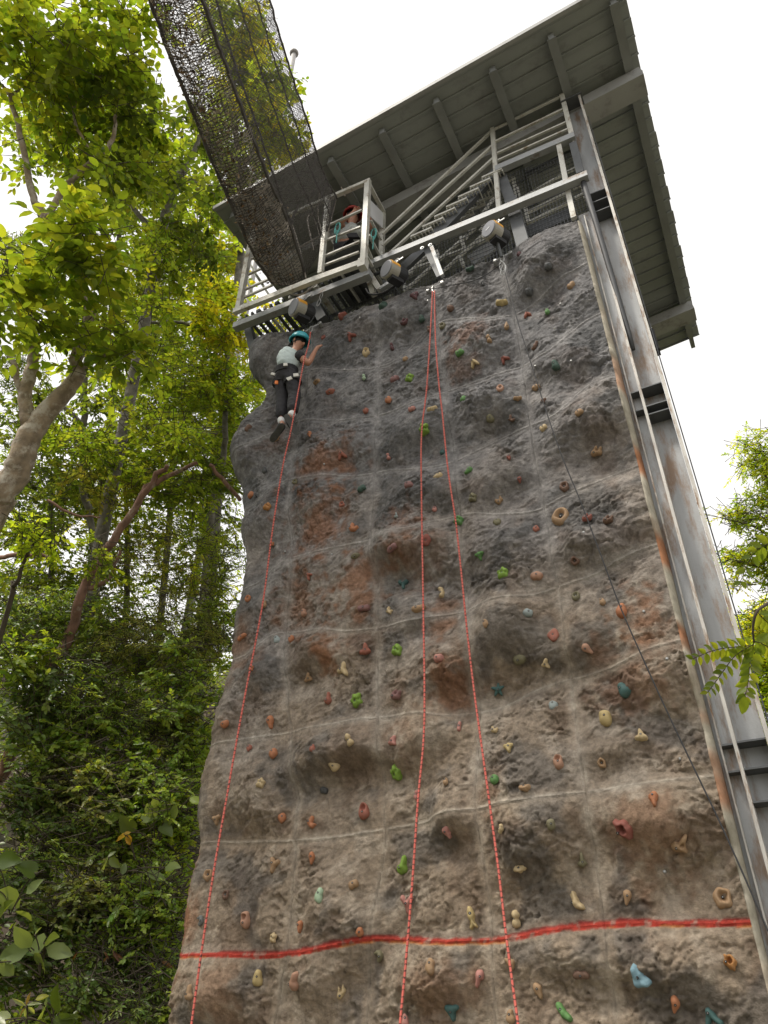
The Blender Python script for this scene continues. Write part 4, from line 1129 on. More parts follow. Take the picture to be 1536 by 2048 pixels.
rope([(1010, 545), (1022, 590), (1036, 645), (1068, 745), (1095, 830), (1125, 915), (1160, 1000), (1198, 1100), (1240, 1212), (1285, 1315), (1335, 1425), (1385, 1530), (1440, 1645), (1485, 1745), (1536, 1862), (1560, 1915)], -.24, -.85, .0055, 'black_cord',
     'thin black cord slanting from the highest drum to the right edge', 'cord')
# thin cable sagging between the anchors
rope([(800, 578), (840, 578), (868, 577), (905, 570), (945, 562), (975, 548), (1003, 527)], -.22, -.22, .005, 'black_cord', 'thin dark cable sagging between the two rope anchors', 'cable')
# black hose under the balcony
rope([(732, 578), (738, 587), (752, 589), (770, 584), (786, 574), (800, 566)], -.1, -.1, .014, 'black', 'black hose sagging under the balcony corner', 'hose')

# white pole with a ball cap behind the net
pb_ = at(588, 108, 6.0); pl_ = at(560, 240, 6.0)
t = thing('mast', 'white mast with a ball cap rising behind the net', 'mast', (pb_[0], pb_[1], 0))
rr_ = 5.0 * depth_of(pb_) / F_PX
mb = MB(); mb.tube([np.array([pb_[0], pb_[1], 0]) + (pl_ - pb_) * np.array((1, 1, 0)) * 5, pb_], rr_, 10); build('shaft', mb, M['pole'], t, smooth=True)
mb = MB(); mb.lathe(pb_, (0, 0, 1), [(rr_ * 1.3, -.03), (rr_ * 1.8, .03), (rr_ * 1.8, .1), (rr_ * 1.2, .17), (rr_ * .3, .2)], 14); build('ball_cap', mb, M['pole'], t, smooth=True)
# ================================================================== NETTED BRIDGE
net = thing('net_bridge', 'brown rope net bridge full of fallen leaves running from the balcony overhead', 'net bridge', at(590, 560, -.35))
Lp = np.array([(300,0),(340,110),(380,210),(415,300),(450,380),(482,455),(512,515),(545,566)], float)
Rp = np.array([(405,0),(437,90),(466,170),(500,262),(532,345),(557,400),(583,460),(612,556)], float)
Tp = np.array([(540,0),(562,80),(590,170),(614,240),(634,310),(650,352),(661,375),(674,396)], float)
ext = lambda A: np.concatenate([A[:1] * 2 - A[1:2] * 1, A], 0)
Lp, Rp, Tp = ext(Lp), ext(Rp), ext(Tp)
zd = zat(590, 556, -.3) + .02
nst = len(Lp); sag = -.10 * np.sin(np.linspace(.4, np.pi, nst))
FLp = np.array([at_z(Lp[i][0], Lp[i][1], zd + sag[i]) for i in range(nst)])
FRp = np.array([at_z(Rp[i][0], Rp[i][1], zd + sag[i]) for i in range(nst)])
TRp = np.array([at_z(Tp[i][0], Tp[i][1], zd + sag[i] + 1.02) for i in range(nst)])
# left top rope mirrors the right one
TLp = TRp - (FRp - FLp) * np.clip(1.15, 0, 2); TLp[:, 2] = TRp[:, 2]
NL = 120
def rs(A): 
    return smooth_path(A, 16)
FLs, FRs, TRs, TLs = rs(FLp), rs(FRp), rs(TRp), rs(TLp)
nL = len(FLs)
def net_surface(P0, P1, nv, bulge, seed, slack):
    """grid of points between two ropes; bulge pushes the middle down/outwards"""
    v = np.linspace(0, 1, nv)
    g = P0[:, None] * (1 - v)[None, :, None] + P1[:, None] * v[None, :, None]
    b = np.sin(np.pi * v)[None, :, None] * np.array(bulge)[None, None]
    r_ = np.random.default_rng(seed)
    t = np.arange(g.shape[0])[:, None] * .16; vv_ = v[None] * 5
    j = np.stack([perlin(t + k * 17 + seed, vv_ + seed, 200 + seed) for k in range(3)], -1) * slack
    return g + b + j + r_.normal(0, .004, g.shape)
def net_threads(G, r, diag=False):
    """three-sided cord prisms along both families of threads -> vertex, quad arrays"""
    V_, F_ = [], []
    n, m_ = G.shape[:2]; base = 0
    segs = [(G[:-1], G[1:])] if not diag else []
    A = [(G[:-1].reshape(-1, 3), G[1:].reshape(-1, 3)), (G[:, :-1].reshape(-1, 3), G[:, 1:].reshape(-1, 3))]
    if diag: A = [(G[:-1, :-1].reshape(-1, 3), G[1:, 1:].reshape(-1, 3)), (G[:-1, 1:].reshape(-1, 3), G[1:, :-1].reshape(-1, 3))]
    for a, b in A:
        d = b - a; d = d / (np.linalg.norm(d, axis=1, keepdims=True) + 1e-9)
        ref = np.where(np.abs(d[:, 2:3]) < .8, np.array([[0, 0, 1.]]), np.array([[1., 0, 0]]))
        x = np.cross(d, ref); x /= np.linalg.norm(x, axis=1, keepdims=True) + 1e-9; y = np.cross(d, x)
        k = len(a)
        vs = np.stack([e_ + r * (math.cos(t) * x + math.sin(t) * y) for e_ in (a, b) for t in (0, 2.094, 4.189)], 1)
        i0 = base + np.arange(k)[:, None] * 6
        f = np.concatenate([i0 + np.array([[j, (j + 1) % 3, 3 + (j + 1) % 3, 3 + j]]) for j in range(3)], 0)
        V_.append(vs.reshape(-1, 3)); F_.append(f); base += k * 6
    return np.concatenate(V_), np.concatenate(F_)
def resample(P, n): 
    t = np.linspace(0, len(P) - 1, n); i = np.minimum(t.astype(int), len(P) - 2); f = (t - i)[:, None]
    return P[i] * (1 - f) + P[i + 1] * f
def net_part(P0, P1, n, nv, bulge, seed, slack, r, m_, diag=False):
    G = net_surface(resample(P0, n), resample(P1, n), nv, bulge, seed, slack)
    v, f = net_threads(G, r, diag)
    o = fast_mesh('netting', v, f, M[m_], None, net); tag(o, kind='stuff'); return G
# floor: two layers, walls: one fine layer
Gf = net_part(FLs, FRs, 110, 11, (0, 0, -.12), 1, .03, .0046, 'net')
net_part(FLs, FRs, 120, 11, (0, 0, -.09), 2, .06, .0036, 'net_pale', True)
net_part(FRs, TRs, 150, 30, (.05, 0, -.05), 3, .02, .0034, 'net', True)
net_part(FLs, TLs, 120, 22, (-.05, 0, -.05), 4, .02, .0026, 'net', True)
for P_, r in [(FLs, .022), (FRs, .024), (TRs, .012), (TLs, .014), (FRs * .5 + TRs * .5, .009), (FRs * .22 + TRs * .78, .009)]:
    mb = MB(); pts = P_ + np.stack([.012 * perlin(np.arange(len(P_)) * .23, np.full(len(P_), k * 5.3 + r * 900), 300) for k in range(3)], -1)
    mb.tube(list(pts[::2]), r, 6); build('edge_rope', mb, M['net'], net)
# bits of fallen leaf lying on the floor of the net
nlit = 1500
ii = rng.integers(0, Gf.shape[0], nlit); jj = np.clip(rng.normal(3.6, 2.6, nlit).astype(int), 0, Gf.shape[1] - 1)
pc = Gf[ii, jj] + rng.normal(0, .03, (nlit, 3)) + np.array([0, 0, .02])
a_ = rng.normal(0, 1, (nlit, 3)); a_ /= np.linalg.norm(a_, axis=1, keepdims=True); b_ = np.cross(a_, rng.normal(0, 1, (nlit, 3)))
b_ /= np.linalg.norm(b_, axis=1, keepdims=True) + 1e-9
sz = rng.uniform(.008, .034, (nlit, 1))
q4 = np.stack([pc - a_ * sz, pc + b_ * sz * .5 + np.cross(a_, b_) * sz * .2, pc + a_ * sz, pc - b_ * sz * .5], 1).reshape(-1, 3)
cols = np.repeat(np.array([(.22, .14, .075), (.14, .085, .05), (.32, .24, .15), (.09, .06, .04), (.42, .36, .28)])[rng.integers(0, 5, nlit)], 4, 0)
o = fast_mesh('leaf_litter', q4, np.arange(nlit * 4).reshape(-1, 4), M['litter'], cols, net); tag(o, kind='stuff')
# lashings at the balcony end
for pts in [[(672, 398), (655, 470), (640, 548)], [(646, 330), (640, 380), (636, 430), (646, 470)], [(612, 556), (600, 500), (585, 450)], [(690, 392), (672, 350), (662, 330)],
            [(628, 500), (615, 440), (626, 430), (640, 470)], [(645, 470), (600, 495), (570, 520)], [(560, 578), (600, 590), (640, 560)], [(640, 400), (644, 360), (648, 340)]]:
    mb = MB(); mb.tube(list(smooth_path([at(x, y, -.3 - .05 * math.sin(k * 2)) for k, (x, y) in enumerate(pts)], 6)), .011, 6)
    build('lashing', mb, M['net_pale'], net)
# ================================================================== TREES AND PLANTS
def leaf_arrays(pos, axis, nrm, L, shape='oval'):
    """one leaf per row -> verts, tris. axis: direction of the blade, nrm: its upper side"""
    axis = axis / (np.linalg.norm(axis, axis=1, keepdims=True) + 1e-9)
    x = np.cross(axis, nrm); x /= np.linalg.norm(x, axis=1, keepdims=True) + 1e-9
    n = np.cross(x, axis)
    if shape == 'oval':
        T = [(0, 0, 0), (.24, .22, .05), (.29, .52, .06), (.16, .82, .03), (0, 1.02, -.10), (-.16, .82, .03), (-.29, .52, .06), (-.24, .22, .05), (0, .5, -.03)]
        F = [(8, 0, 1), (8, 1, 2), (8, 2, 3), (8, 3, 4), (8, 4, 5), (8, 5, 6), (8, 6, 7), (8, 7, 0)]
    elif shape == 'small':
        T = [(0, 0, 0), (.26, .45, .06), (0, 1.0, -.05), (-.26, .45, .06)]
        F = [(0, 1, 2), (0, 2, 3)]
    elif shape == 'lance':
        T = [(0, 0, 0), (.13, .35, .04), (.1, .7, .02), (0, 1.05, -.14), (-.1, .7, .02), (-.13, .35, .04)]
        F = [(0, 1, 2), (0, 2, 3), (0, 3, 4), (0, 4, 5)]
    elif shape == 'heart':
        T = [(0, .05, 0), (.2, -.1, .02), (.42, .1, .05), (.40, .42, .06), (.2, .8, .0), (0, 1.0, -.12), (-.2, .8, .0), (-.40, .42, .06), (-.42, .1, .05), (-.2, -.1, .02), (0, .4, -.05)]
        F = [(10, k, k + 1) for k in range(0, 9)] + [(10, 9, 0)]
    T = np.array(T); F = np.array(F)
    v = pos[:, None] + L[:, None, None] * (T[None, :, 0:1] * x[:, None] + T[None, :, 1:2] * axis[:, None] + T[None, :, 2:3] * n[:, None])
    f = (np.arange(len(pos))[:, None, None] * len(T) + F[None]).reshape(-1, 3)
    return v.reshape(-1, 3), f, len(T)

GREENS = {
 'bright': [(.125, .165, .022), (.10, .145, .02), (.155, .185, .025), (.075, .115, .018)],
 'mid':    [(.085, .125, .02), (.10, .14, .022), (.065, .10, .018), (.12, .155, .025)],
 'dark':   [(.045, .07, .017), (.06, .088, .02), (.036, .055, .015), (.075, .1, .022)],
 'yellow': [(.19, .21, .02), (.15, .19, .022), (.22, .22, .022), (.11, .15, .02)],
 'olive':  [(.085, .1, .026), (.105, .115, .033), (.065, .082, .022), (.125, .13, .04)],
 'lime':   [(.2, .26, .03), (.17, .23, .03), (.14, .2, .028)],
}
def spray(center, rad, n_twigs, per, L, pal, r_, shape='small', flat=.55, twiglen=3.2, droop=.35, face=0.):
    """leafy twigs scattered through an ellipsoid. returns pos, axis, normal, length, colour and twig segments"""
    d = r_.normal(0, 1, (n_twigs, 3)); d /= np.linalg.norm(d, axis=1, keepdims=True)
    rr = r_.random(n_twigs) ** .45
    p0 = center + d * rr[:, None] * np.asarray(rad)
    out = d * np.array([1, 1, flat]) + r_.normal(0, .45, (n_twigs, 3)) * np.array([1, 1, .5]); out /= np.linalg.norm(out, axis=1, keepdims=True)
    tl = L * twiglen * r_.uniform(.7, 1.3, n_twigs)
    k = np.arange(per); t = (k + .6) / per
    pos = p0[:, None] + out[:, None] * (tl[:, None] * t[None])[..., None]
    pos[..., 2] -= (droop * L * 1.6 * t ** 2)[None]
    side = np.cross(out, np.array([0, 0, 1.])); side /= np.linalg.norm(side, axis=1, keepdims=True) + 1e-9
    sg = np.where(k % 2 == 0, 1., -1.)
    ax = out[:, None] * (.55 + .5 * t[None])[..., None] + side[:, None] * (sg[None] * (1.0 - .45 * t)[None])[..., None]
    ax = ax + r_.normal(0, .22, ax.shape); ax[..., 2] -= droop * r_.uniform(.3, 1.5, ax.shape[:2])
    nr = np.array([0, 0, 1.]) * (1 - .45 * face) - FWDH * face + r_.normal(0, .38, ax.shape)
    LL = L * r_.uniform(.65, 1.2, ax.shape[:2]) * (1 - .25 * np.abs(t - .5))[None]
    base = np.array(GREENS[pal])[r_.integers(0, len(GREENS[pal]), n_twigs)]
    col = base[:, None] * r_.uniform(.75, 1.25, ax.shape[:2])[..., None] * np.array([1, 1, 1.])
    col = col * (1 + r_.normal(0, .06, col.shape))
    tw = np.stack([p0, p0 + out * tl[:, None] * .9 - np.array([0, 0, 1.]) * (droop * L * 1.3)], 1)
    return pos.reshape(-1, 3), ax.reshape(-1, 3), nr.reshape(-1, 3), LL.reshape(-1), np.clip(col, .005, .6).reshape(-1, 3), tw

LEAF_MESHES = {}
def leaf_mesh(shape, pal, k, mt):
    key = (shape, pal, k, mt)
    if key not in LEAF_MESHES:
        v, f, n = leaf_arrays(np.zeros((1, 3)), np.array([[0, 1., 0]]), np.array([[0, 0, 1.]]), np.ones(1), shape)
        c = np.array(GREENS[pal][k % len(GREENS[pal])])
        o = fast_mesh('leaf', v, f, M[mt], np.repeat(c[None], len(v), 0), None, smooth=True)
        LEAF_MESHES[key] = o.data; bpy.data.objects.remove(o)
    return LEAF_MESHES[key]
def leaf_object(root, pos, ax, nr, L, shape, pal, k, mt='leaf', o0=None):
    o = bpy.data.objects.new('leaf', leaf_mesh(shape, pal, k, mt)); COL.objects.link(o); o.parent = root
    a = ax / np.linalg.norm(ax); x = np.cross(a, nr); x /= np.linalg.norm(x) + 1e-9; n = np.cross(x, a)
    p = pos - np.array(root['_o'])
    mw = Matrix.Identity(4)
    for i in range(3): mw[i][0], mw[i][1], mw[i][2], mw[i][3] = x[i] * L, a[i] * L, n[i] * L, p[i]
    o.matrix_local = mw
    return o

def tree(name, label, cat, trunk, limbs, blobs, bark, group, seed, n_obj=0, mt='leaf', base=None, twig=True, ground=True, face=.12, dens=1.0, tone=1.0):
    """trunk / limbs: [(px, py, depth, radius m), ...]; blobs: (px, py, rx px, ry px, depth, depth radius m, twigs, leaves per twig, leaf m, palette, shape)"""
    r_ = np.random.default_rng(seed)
    tp = [at_d(a, b, s) for (a, b, s, r) in trunk]; tr = [r for (_, _, _, r) in trunk]
    if ground and tp:
        # carry the trunk on down to the ground
        d = tp[0] - tp[1]; d = d / np.linalg.norm(d); p = tp[0].copy()
        for _ in range(60):
            gz = float(hill_h(np.array(p[0]), np.array(p[1])))
            if p[2] < gz - .1: break
            d[2] -= .05; d /= np.linalg.norm(d); p = p + d * .35
        tp.insert(0, p); tr.insert(0, tr[0] * 1.25)
    root_p = tp[0] if tp else np.array(base)
    t = thing(name, label, cat, root_p, group)
    if tp:
        mb = MB(); pts = smooth_path(np.column_stack([np.array(tp), tr]), 5)
        pts[:, :3] += np.stack([fbm(np.arange(len(pts)) * .5, np.full(len(pts), k * 9. + seed), 5, 2) for k in range(3)], -1) * .05
        mb.tube(list(pts[:, :3]), list(pts[:, 3]), 10); build('trunk', mb, M[bark], t, smooth=True)
    for lb in limbs:
        mb = MB(); pts = smooth_path(np.array([list(at_d(a, b, s)) + [r] for (a, b, s, r) in lb]), 5)
        pts[:, :3] += np.stack([fbm(np.arange(len(pts)) * .6, np.full(len(pts), k * 9. + lb[0][0]), 6, 2) for k in range(3)], -1) * .03
        mb.tube(list(pts[:, :3]), list(pts[:, 3]), 7); build('limb', mb, M[bark], t, smooth=True)
    groups = {}
    tws = []
    for (px, py, rx, ry, s, ds, nt, per, L, pal, shape) in blobs:
        nt = int(nt * dens)
        c = at_d(px, py, s)
        ax_, az_ = rx * s / F_PX, ry * s / F_PX
        # ellipsoid in camera axes, real size at that distance
        d = r_.normal(0, 1, (nt, 3)); d /= np.linalg.norm(d, axis=1, keepdims=True); rr = r_.random(nt) ** .42
        # uneven clumps: pull twigs towards a few sub-centres
        nc = max(3, nt // 14); sc = r_.normal(0, .55, (nc, 3)); w = r_.integers(0, nc, nt)
        q = .45 * d * rr[:, None] + .75 * (sc[w] + r_.normal(0, .16, (nt, 3)))
        off = q[:, :1] * CR * ax_ + q[:, 1:2] * CU * az_ + q[:, 2:3] * FWD * ds
        pos, ax, nr, LL, col, tw = spray(np.zeros(3), (0, 0, 0), nt, per, L, pal, r_, shape, face=face)
        col = col * tone; pos = pos + c + np.repeat(off, per, 0); tw = tw + c + off[:, None]
        groups.setdefault((shape, pal), []).append((pos, ax, nr, LL, col)); tws.append(tw)
    vs, fs, cs, b = [], [], [], 0
    for (shape, pal), lst in groups.items():
        pos, ax, nr, LL, col = (np.concatenate([g[k] for g in lst]) for k in range(5))
        gz = hill_h(pos[:, 0], pos[:, 1]); keep = pos[:, 2] > gz - .15
        # keep leaves out of the wall, the roof and off the lens
        inside = (pos[:, 0] > XL0 - .35) & (pos[:, 0] < .4) & (pos[:, 1] > -2.5) & (pos[:, 1] < .6)
        keep &= ~inside
        pos, ax, nr, LL, col = pos[keep], ax[keep], nr[keep], LL[keep], col[keep]
        big = np.zeros(len(pos), bool)
        if n_obj and shape in ('oval', 'heart', 'lance'):
            size = LL / np.maximum(depth_of(pos), 1)
            pp = proj(pos); inf = (pp[:, 0] > -10) & (pp[:, 0] < 1546) & (pp[:, 1] > -10) & (pp[:, 1] < 2058)
            order = np.argsort(-(size * inf))[:n_obj]; big[order] = inf[order]
            for i in np.nonzero(big)[0]:
                leaf_object(t, pos[i], ax[i], nr[i], LL[i], shape, pal, int(r_.integers(0, 4)), mt)
        pos, ax, nr, LL, col = pos[~big], ax[~big], nr[~big], LL[~big], col[~big]
        v, f, n = leaf_arrays(pos, ax, nr, LL, shape)
        vs.append(v); fs.append(f + b); cs.append(np.repeat(col, n, 0)); b += len(v)
    if vs:
        o = fast_mesh('crown', np.concatenate(vs), np.concatenate(fs), M[mt], np.concatenate(cs), t, smooth=True)
        tag(o, kind='stuff')
    if twig and tws:
        tw = np.concatenate(tws)
        gz = hill_h(tw[:, 0, 0], tw[:, 0, 1]); ins = (tw[:, :, 0].max(1) > XL0 - .35) & (tw[:, :, 0].min(1) < .4) & (tw[:, :, 1].max(1) > -2.5) & (tw[:, :, 1].min(1) < .6)
        tw = tw[(tw[:, 0, 2] > gz - .1) & ~ins]
        a, b_ = tw[:, 0], tw[:, 1]; d = b_ - a; d /= np.linalg.norm(d, axis=1, keepdims=True) + 1e-9
        a = a - d * .25
        x = np.cross(d, np.array([0.3, .2, 1.])); x /= np.linalg.norm(x, axis=1, keepdims=True) + 1e-9; y = np.cross(d, x)
        v = np.stack([e_ + rr_ * (math.cos(q) * x + math.sin(q) * y) for e_, rr_ in ((a, .006), (b_, .002)) for q in (0, 2.094, 4.189)], 1)
        i0 = np.arange(len(a))[:, None] * 6
        f = np.concatenate([i0 + np.array([[j, (j + 1) % 3, 3 + (j + 1) % 3, 3 + j]]) for j in range(3)], 0)
        o = fast_mesh('twigs', v.reshape(-1, 3), f, M['twig'], None, t); tag(o, kind='stuff')
    return t

WOOD = 'forest trees left of the climbing wall'
# --- near broad-leaved tree with the thick mottled leaning trunk
tree('broadleaf_tree', 'broad-leaved tree with thick mottled trunk leaning in from the left edge', 'tree',
 [(-40, 1080, 8.8, .17), (0, 1000, 8.9, .165), (42, 920, 9.0, .15), (66, 860, 9.1, .135), (110, 805, 9.2, .11), (150, 760, 9.3, .09), (160, 690, 9.4, .075), (185, 620, 9.5, .06)],
 [[(55, 850, 9.1, .09), (50, 790, 9.2, .08), (62, 740, 9.3, .075), (68, 690, 9.4, .06), (60, 620, 9.5, .04)],
  [(52, 800, 9.2, .05), (38, 770, 9.2, .04), (20, 700, 9.3, .03)],
  [(185, 640, 9.5, .05), (150, 540, 9.6, .055), (105, 470, 9.6, .055), (80, 420, 9.7, .05), (62, 380, 9.7, .045), (45, 290, 9.8, .04), (22, 200, 9.9, .03), (5, 170, 9.9, .02)],
  [(92, 440, 9.6, .045), (125, 380, 9.7, .045), (160, 345, 9.8, .04), (195, 315, 9.8, .035), (225, 280, 9.9, .03), (232, 230, 9.9, .02)],
  [(190, 318, 9.8, .025), (155, 260, 9.9, .02), (148, 215, 9.9, .018), (165, 190, 10, .012)],
  [(22, 195, 9.9, .02), (60, 150, 10, .016), (110, 120, 10, .01)], [(140, 760, 9.3, .04), (190, 720, 9.4, .03), (260, 690, 9.5, .02)]],
 [(40, 40, 90, 70, 9.6, 1.0, 46, 9, .155, 'bright', 'oval'), (170, 60, 110, 60, 9.8, 1.2, 60, 9, .15, 'bright', 'oval'), (270, 70, 50, 60, 10.2, .9, 40, 8, .14, 'mid', 'oval'),
  (60, 150, 100, 60, 9.6, 1.1, 52, 9, .15, 'bright', 'oval'), (190, 160, 110, 60, 9.8, 1.2, 60, 9, .145, 'mid', 'oval'), (290, 170, 60, 60, 10, .9, 46, 8, .14, 'mid', 'oval'),
  (110, 250, 110, 55, 10, 1.2, 46, 9, .135, 'bright', 'oval'), (260, 260, 90, 60, 10, 1.0, 52, 9, .135, 'dark', 'oval'), (340, 250, 50, 50, 10.2, .8, 24, 8, .13, 'bright', 'oval'),
  (60, 320, 60, 40, 10, .9, 18, 8, .13, 'bright', 'oval'), (190, 340, 90, 40, 10, .9, 30, 8, .13, 'mid', 'oval'), (310, 340, 70, 40, 10.2, .8, 26, 8, .12, 'mid', 'oval'),
  (190, 480, 90, 45, 8.6, .7, 40, 9, .165, 'bright', 'oval'), (250, 540, 80, 40, 8.8, .7, 34, 9, .155, 'bright', 'oval'), (150, 540, 70, 40, 8.8, .7, 28, 9, .15, 'mid', 'oval'),
  (40, 580, 60, 40, 8.6, .7, 32, 9, .16, 'bright', 'oval'), (80, 640, 90, 40, 8.8, .8, 34, 9, .15, 'mid', 'oval'), (230, 640, 90, 50, 9, .8, 30, 8, .15, 'mid', 'oval'),
  (300, 720, 90, 50, 9.2, .8, 26, 8, .14, 'mid', 'oval'), (200, 720, 60, 40, 9.2, .6, 14, 8, .14, 'bright', 'oval')],
 'bark', WOOD, 1, n_obj=230)
tree('broadleaf_tree', 'tree with pale grey forked trunk standing behind, left of the roof corner', 'tree',
 [(290, 640, 12.5, .09), (303, 560, 12.5, .088), (318, 490, 12.5, .085), (335, 420, 12.5, .08), (350, 370, 12.5, .075), (370, 335, 12.5, .06)],
 [[(368, 338, 12.5, .05), (385, 310, 12.5, .04), (400, 270, 12.5, .03)], [(366, 335, 12.5, .04), (362, 300, 12.5, .03), (365, 260, 12.5, .02)], [(360, 360, 12.5, .03), (420, 372, 12.3, .025), (470, 372, 12.2, .015)],
  [(320, 480, 12.5, .05), (270, 420, 12.6, .04), (215, 380, 12.6, .025)]],
 [(300, 300, 80, 60, 12.5, 1.2, 80, 9, .12, 'mid', 'oval'), (390, 270, 60, 60, 12.5, 1.2, 60, 9, .12, 'dark', 'oval'), (230, 380, 80, 60, 13, 1.2, 70, 9, .12, 'dark', 'oval'),
  (330, 400, 90, 50, 12.8, 1.2, 80, 9, .115, 'mid', 'oval'), (430, 420, 50, 60, 12.8, 1.1, 60, 9, .11, 'mid', 'oval'), (260, 470, 80, 50, 12.8, 1.2, 60, 9, .115, 'mid', 'oval'),
  (390, 500, 70, 40, 13, 1.1, 60, 9, .11, 'dark', 'oval'), (150, 300, 90, 70, 13, 1.2, 60, 9, .12, 'mid', 'oval'), (330, 560, 90, 50, 13, 1.2, 70, 9, .11, 'mid', 'oval'), (100, 420, 40, 30, 13, .6, 14, 8, .11, 'mid', 'oval'), (320, 470, 60, 60, 11.8, .4, 34, 8, .105, 'mid', 'oval'), (290, 590, 60, 50, 11.8, .4, 34, 8, .105, 'bright', 'oval')],
 'bark_grey', WOOD, 2)
tree('dark_tree', 'dark fine-leaved tree top against the sky at the far left', 'tree',
 [(-60, 760, 15, .12), (-30, 640, 15, .1), (10, 540, 15, .09), (22, 480, 15, .05)], [],
 [(15, 490, 40, 45, 15, 1.0, 110, 10, .12, 'dark', 'lance'), (50, 540, 45, 40, 15, 1.0, 90, 10, .12, 'dark', 'lance'), (10, 600, 60, 60, 15, 1.2, 90, 9, .12, 'dark', 'lance'), (20, 740, 60, 80, 15, 1.2, 90, 9, .12, 'dark', 'lance')],
 'bark_grey', WOOD, 3)
tree('sunlit_tree', 'yellow-green tree seen through the netting above the roof corner', 'tree',
 [(470, 620, 17, .09), (480, 480, 17, .08), (478, 360, 17, .07), (470, 250, 17, .06), (465, 130, 17, .04)],
 [[(478, 350, 17, .06), (520, 280, 17, .04), (550, 230, 17, .02)], [(472, 260, 17, .05), (430, 180, 17, .03)]],
 [(455, 40, 45, 50, 17, 1.2, 90, 9, .14, 'bright', 'oval'), (490, 110, 50, 60, 17, 1.3, 110, 9, .14, 'yellow', 'oval'), (540, 170, 34, 34, 17, 1.0, 60, 9, .13, 'bright', 'oval'), (520, 230, 55, 45, 17, 1.3, 100, 9, .14, 'yellow', 'oval'),
  (450, 200, 45, 60, 17.4, 1.2, 80, 9, .14, 'mid', 'oval'), (560, 290, 36, 36, 17, 1.0, 80, 9, .13, 'yellow', 'oval'), (500, 310, 60, 40, 17.5, 1.2, 90, 9, .14, 'bright', 'oval'), (600, 318, 26, 20, 17, .8, 36, 9, .12, 'yellow', 'oval'), (440, 310, 50, 40, 17.5, 1.2, 50, 9, .14, 'mid', 'oval')],
 'bark_grey', WOOD, 4)
tree('sunlit_tree', 'glowing yellow-green leafy tree just left of the balcony', 'tree',
 [(440, 1000, 14.5, .06), (450, 860, 14.5, .055), (455, 740, 14.5, .05), (450, 620, 14.5, .035)], [[(452, 700, 14.5, .04), (380, 650, 14.4, .03), (310, 645, 14.3, .03), (280, 650, 14.3, .02)], [(440, 640, 14.4, .03), (400, 600, 14.4, .02)]],
 [(450, 590, 45, 40, 14.5, 1.0, 90, 9, .105, 'yellow', 'oval'), (420, 650, 50, 40, 14.5, 1.0, 90, 9, .105, 'yellow', 'oval'), (470, 680, 40, 50, 14.5, 1.0, 80, 9, .105, 'yellow', 'oval'), (410, 560, 40, 30, 14.8, 1.0, 50, 9, .1, 'yellow', 'oval'),
  (470, 760, 40, 50, 14.5, 1.0, 80, 9, .1, 'bright', 'oval'), (420, 740, 50, 50, 14.8, 1.0, 70, 9, .1, 'bright', 'oval'), (590, 640, 60, 60, 15.5, .8, 70, 9, .1, 'yellow', 'oval'), (450, 850, 50, 50, 15, 1.0, 60, 9, .1, 'mid', 'oval')],
 'bark_grey', WOOD, 5)
tree('slender_tree', 'slender tree with crooked reddish trunk leaning right through the undergrowth', 'tree',
 [(-30, 1610, 9.6, .085), (0, 1555, 9.7, .08), (32, 1480, 9.8, .078), (60, 1430, 9.9, .075), (95, 1360, 10, .07), (140, 1265, 10.1, .068), (170, 1170, 10.2, .062), (215, 1095, 10.3, .058), (262, 1030, 10.4, .05), (310, 955, 10.5, .04), (335, 935, 10.5, .03)],
 [[(268, 1025, 10.4, .045), (290, 980, 10.5, .045), (320, 960, 10.5, .035), (395, 925, 10.6, .025)], [(165, 1180, 10.2, .04), (215, 1160, 10.3, .03), (240, 1100, 10.4, .02)], [(420, 930, 10.6, .025), (450, 965, 10.6, .03), (480, 1000, 10.6, .03)], [(95, 1000, 10.4, .02), (150, 1030, 10.4, .018), (200, 1035, 10.4, .012)], [(0, 1115, 10, .03), (50, 1108, 10, .03), (110, 1115, 10, .02)]],
 [(260, 880, 100, 50, 11.5, 1.2, 110, 10, .085, 'mid', 'oval'), (380, 900, 80, 50, 11.5, 1.2, 110, 10, .08, 'mid', 'oval'), (330, 980, 110, 50, 11.5, 1.2, 120, 10, .08, 'mid', 'oval'), (430, 1000, 50, 60, 11.5, 1.0, 80, 10, .075, 'dark', 'oval'),
  (230, 960, 90, 50, 11.8, 1.2, 80, 10, .085, 'olive', 'oval'), (400, 1090, 80, 60, 11.5, 1.2, 140, 10, .07, 'mid', 'lance'), (300, 1100, 90, 60, 11.5, 1.2, 120, 10, .07, 'olive', 'lance'), (440, 1180, 40, 60, 11.5, 1.0, 80, 10, .07, 'mid', 'lance'),
  (350, 1180, 90, 50, 11.5, 1.2, 110, 10, .07, 'olive', 'lance'), (150, 880, 90, 50, 11.8, 1.2, 70, 10, .085, 'mid', 'oval'), (190, 1130, 60, 50, 9.8, .3, 30, 10, .07, 'mid', 'oval'), (100, 1290, 50, 50, 9.6, .3, 30, 10, .07, 'mid', 'oval')],
 'bark_red', WOOD, 6)
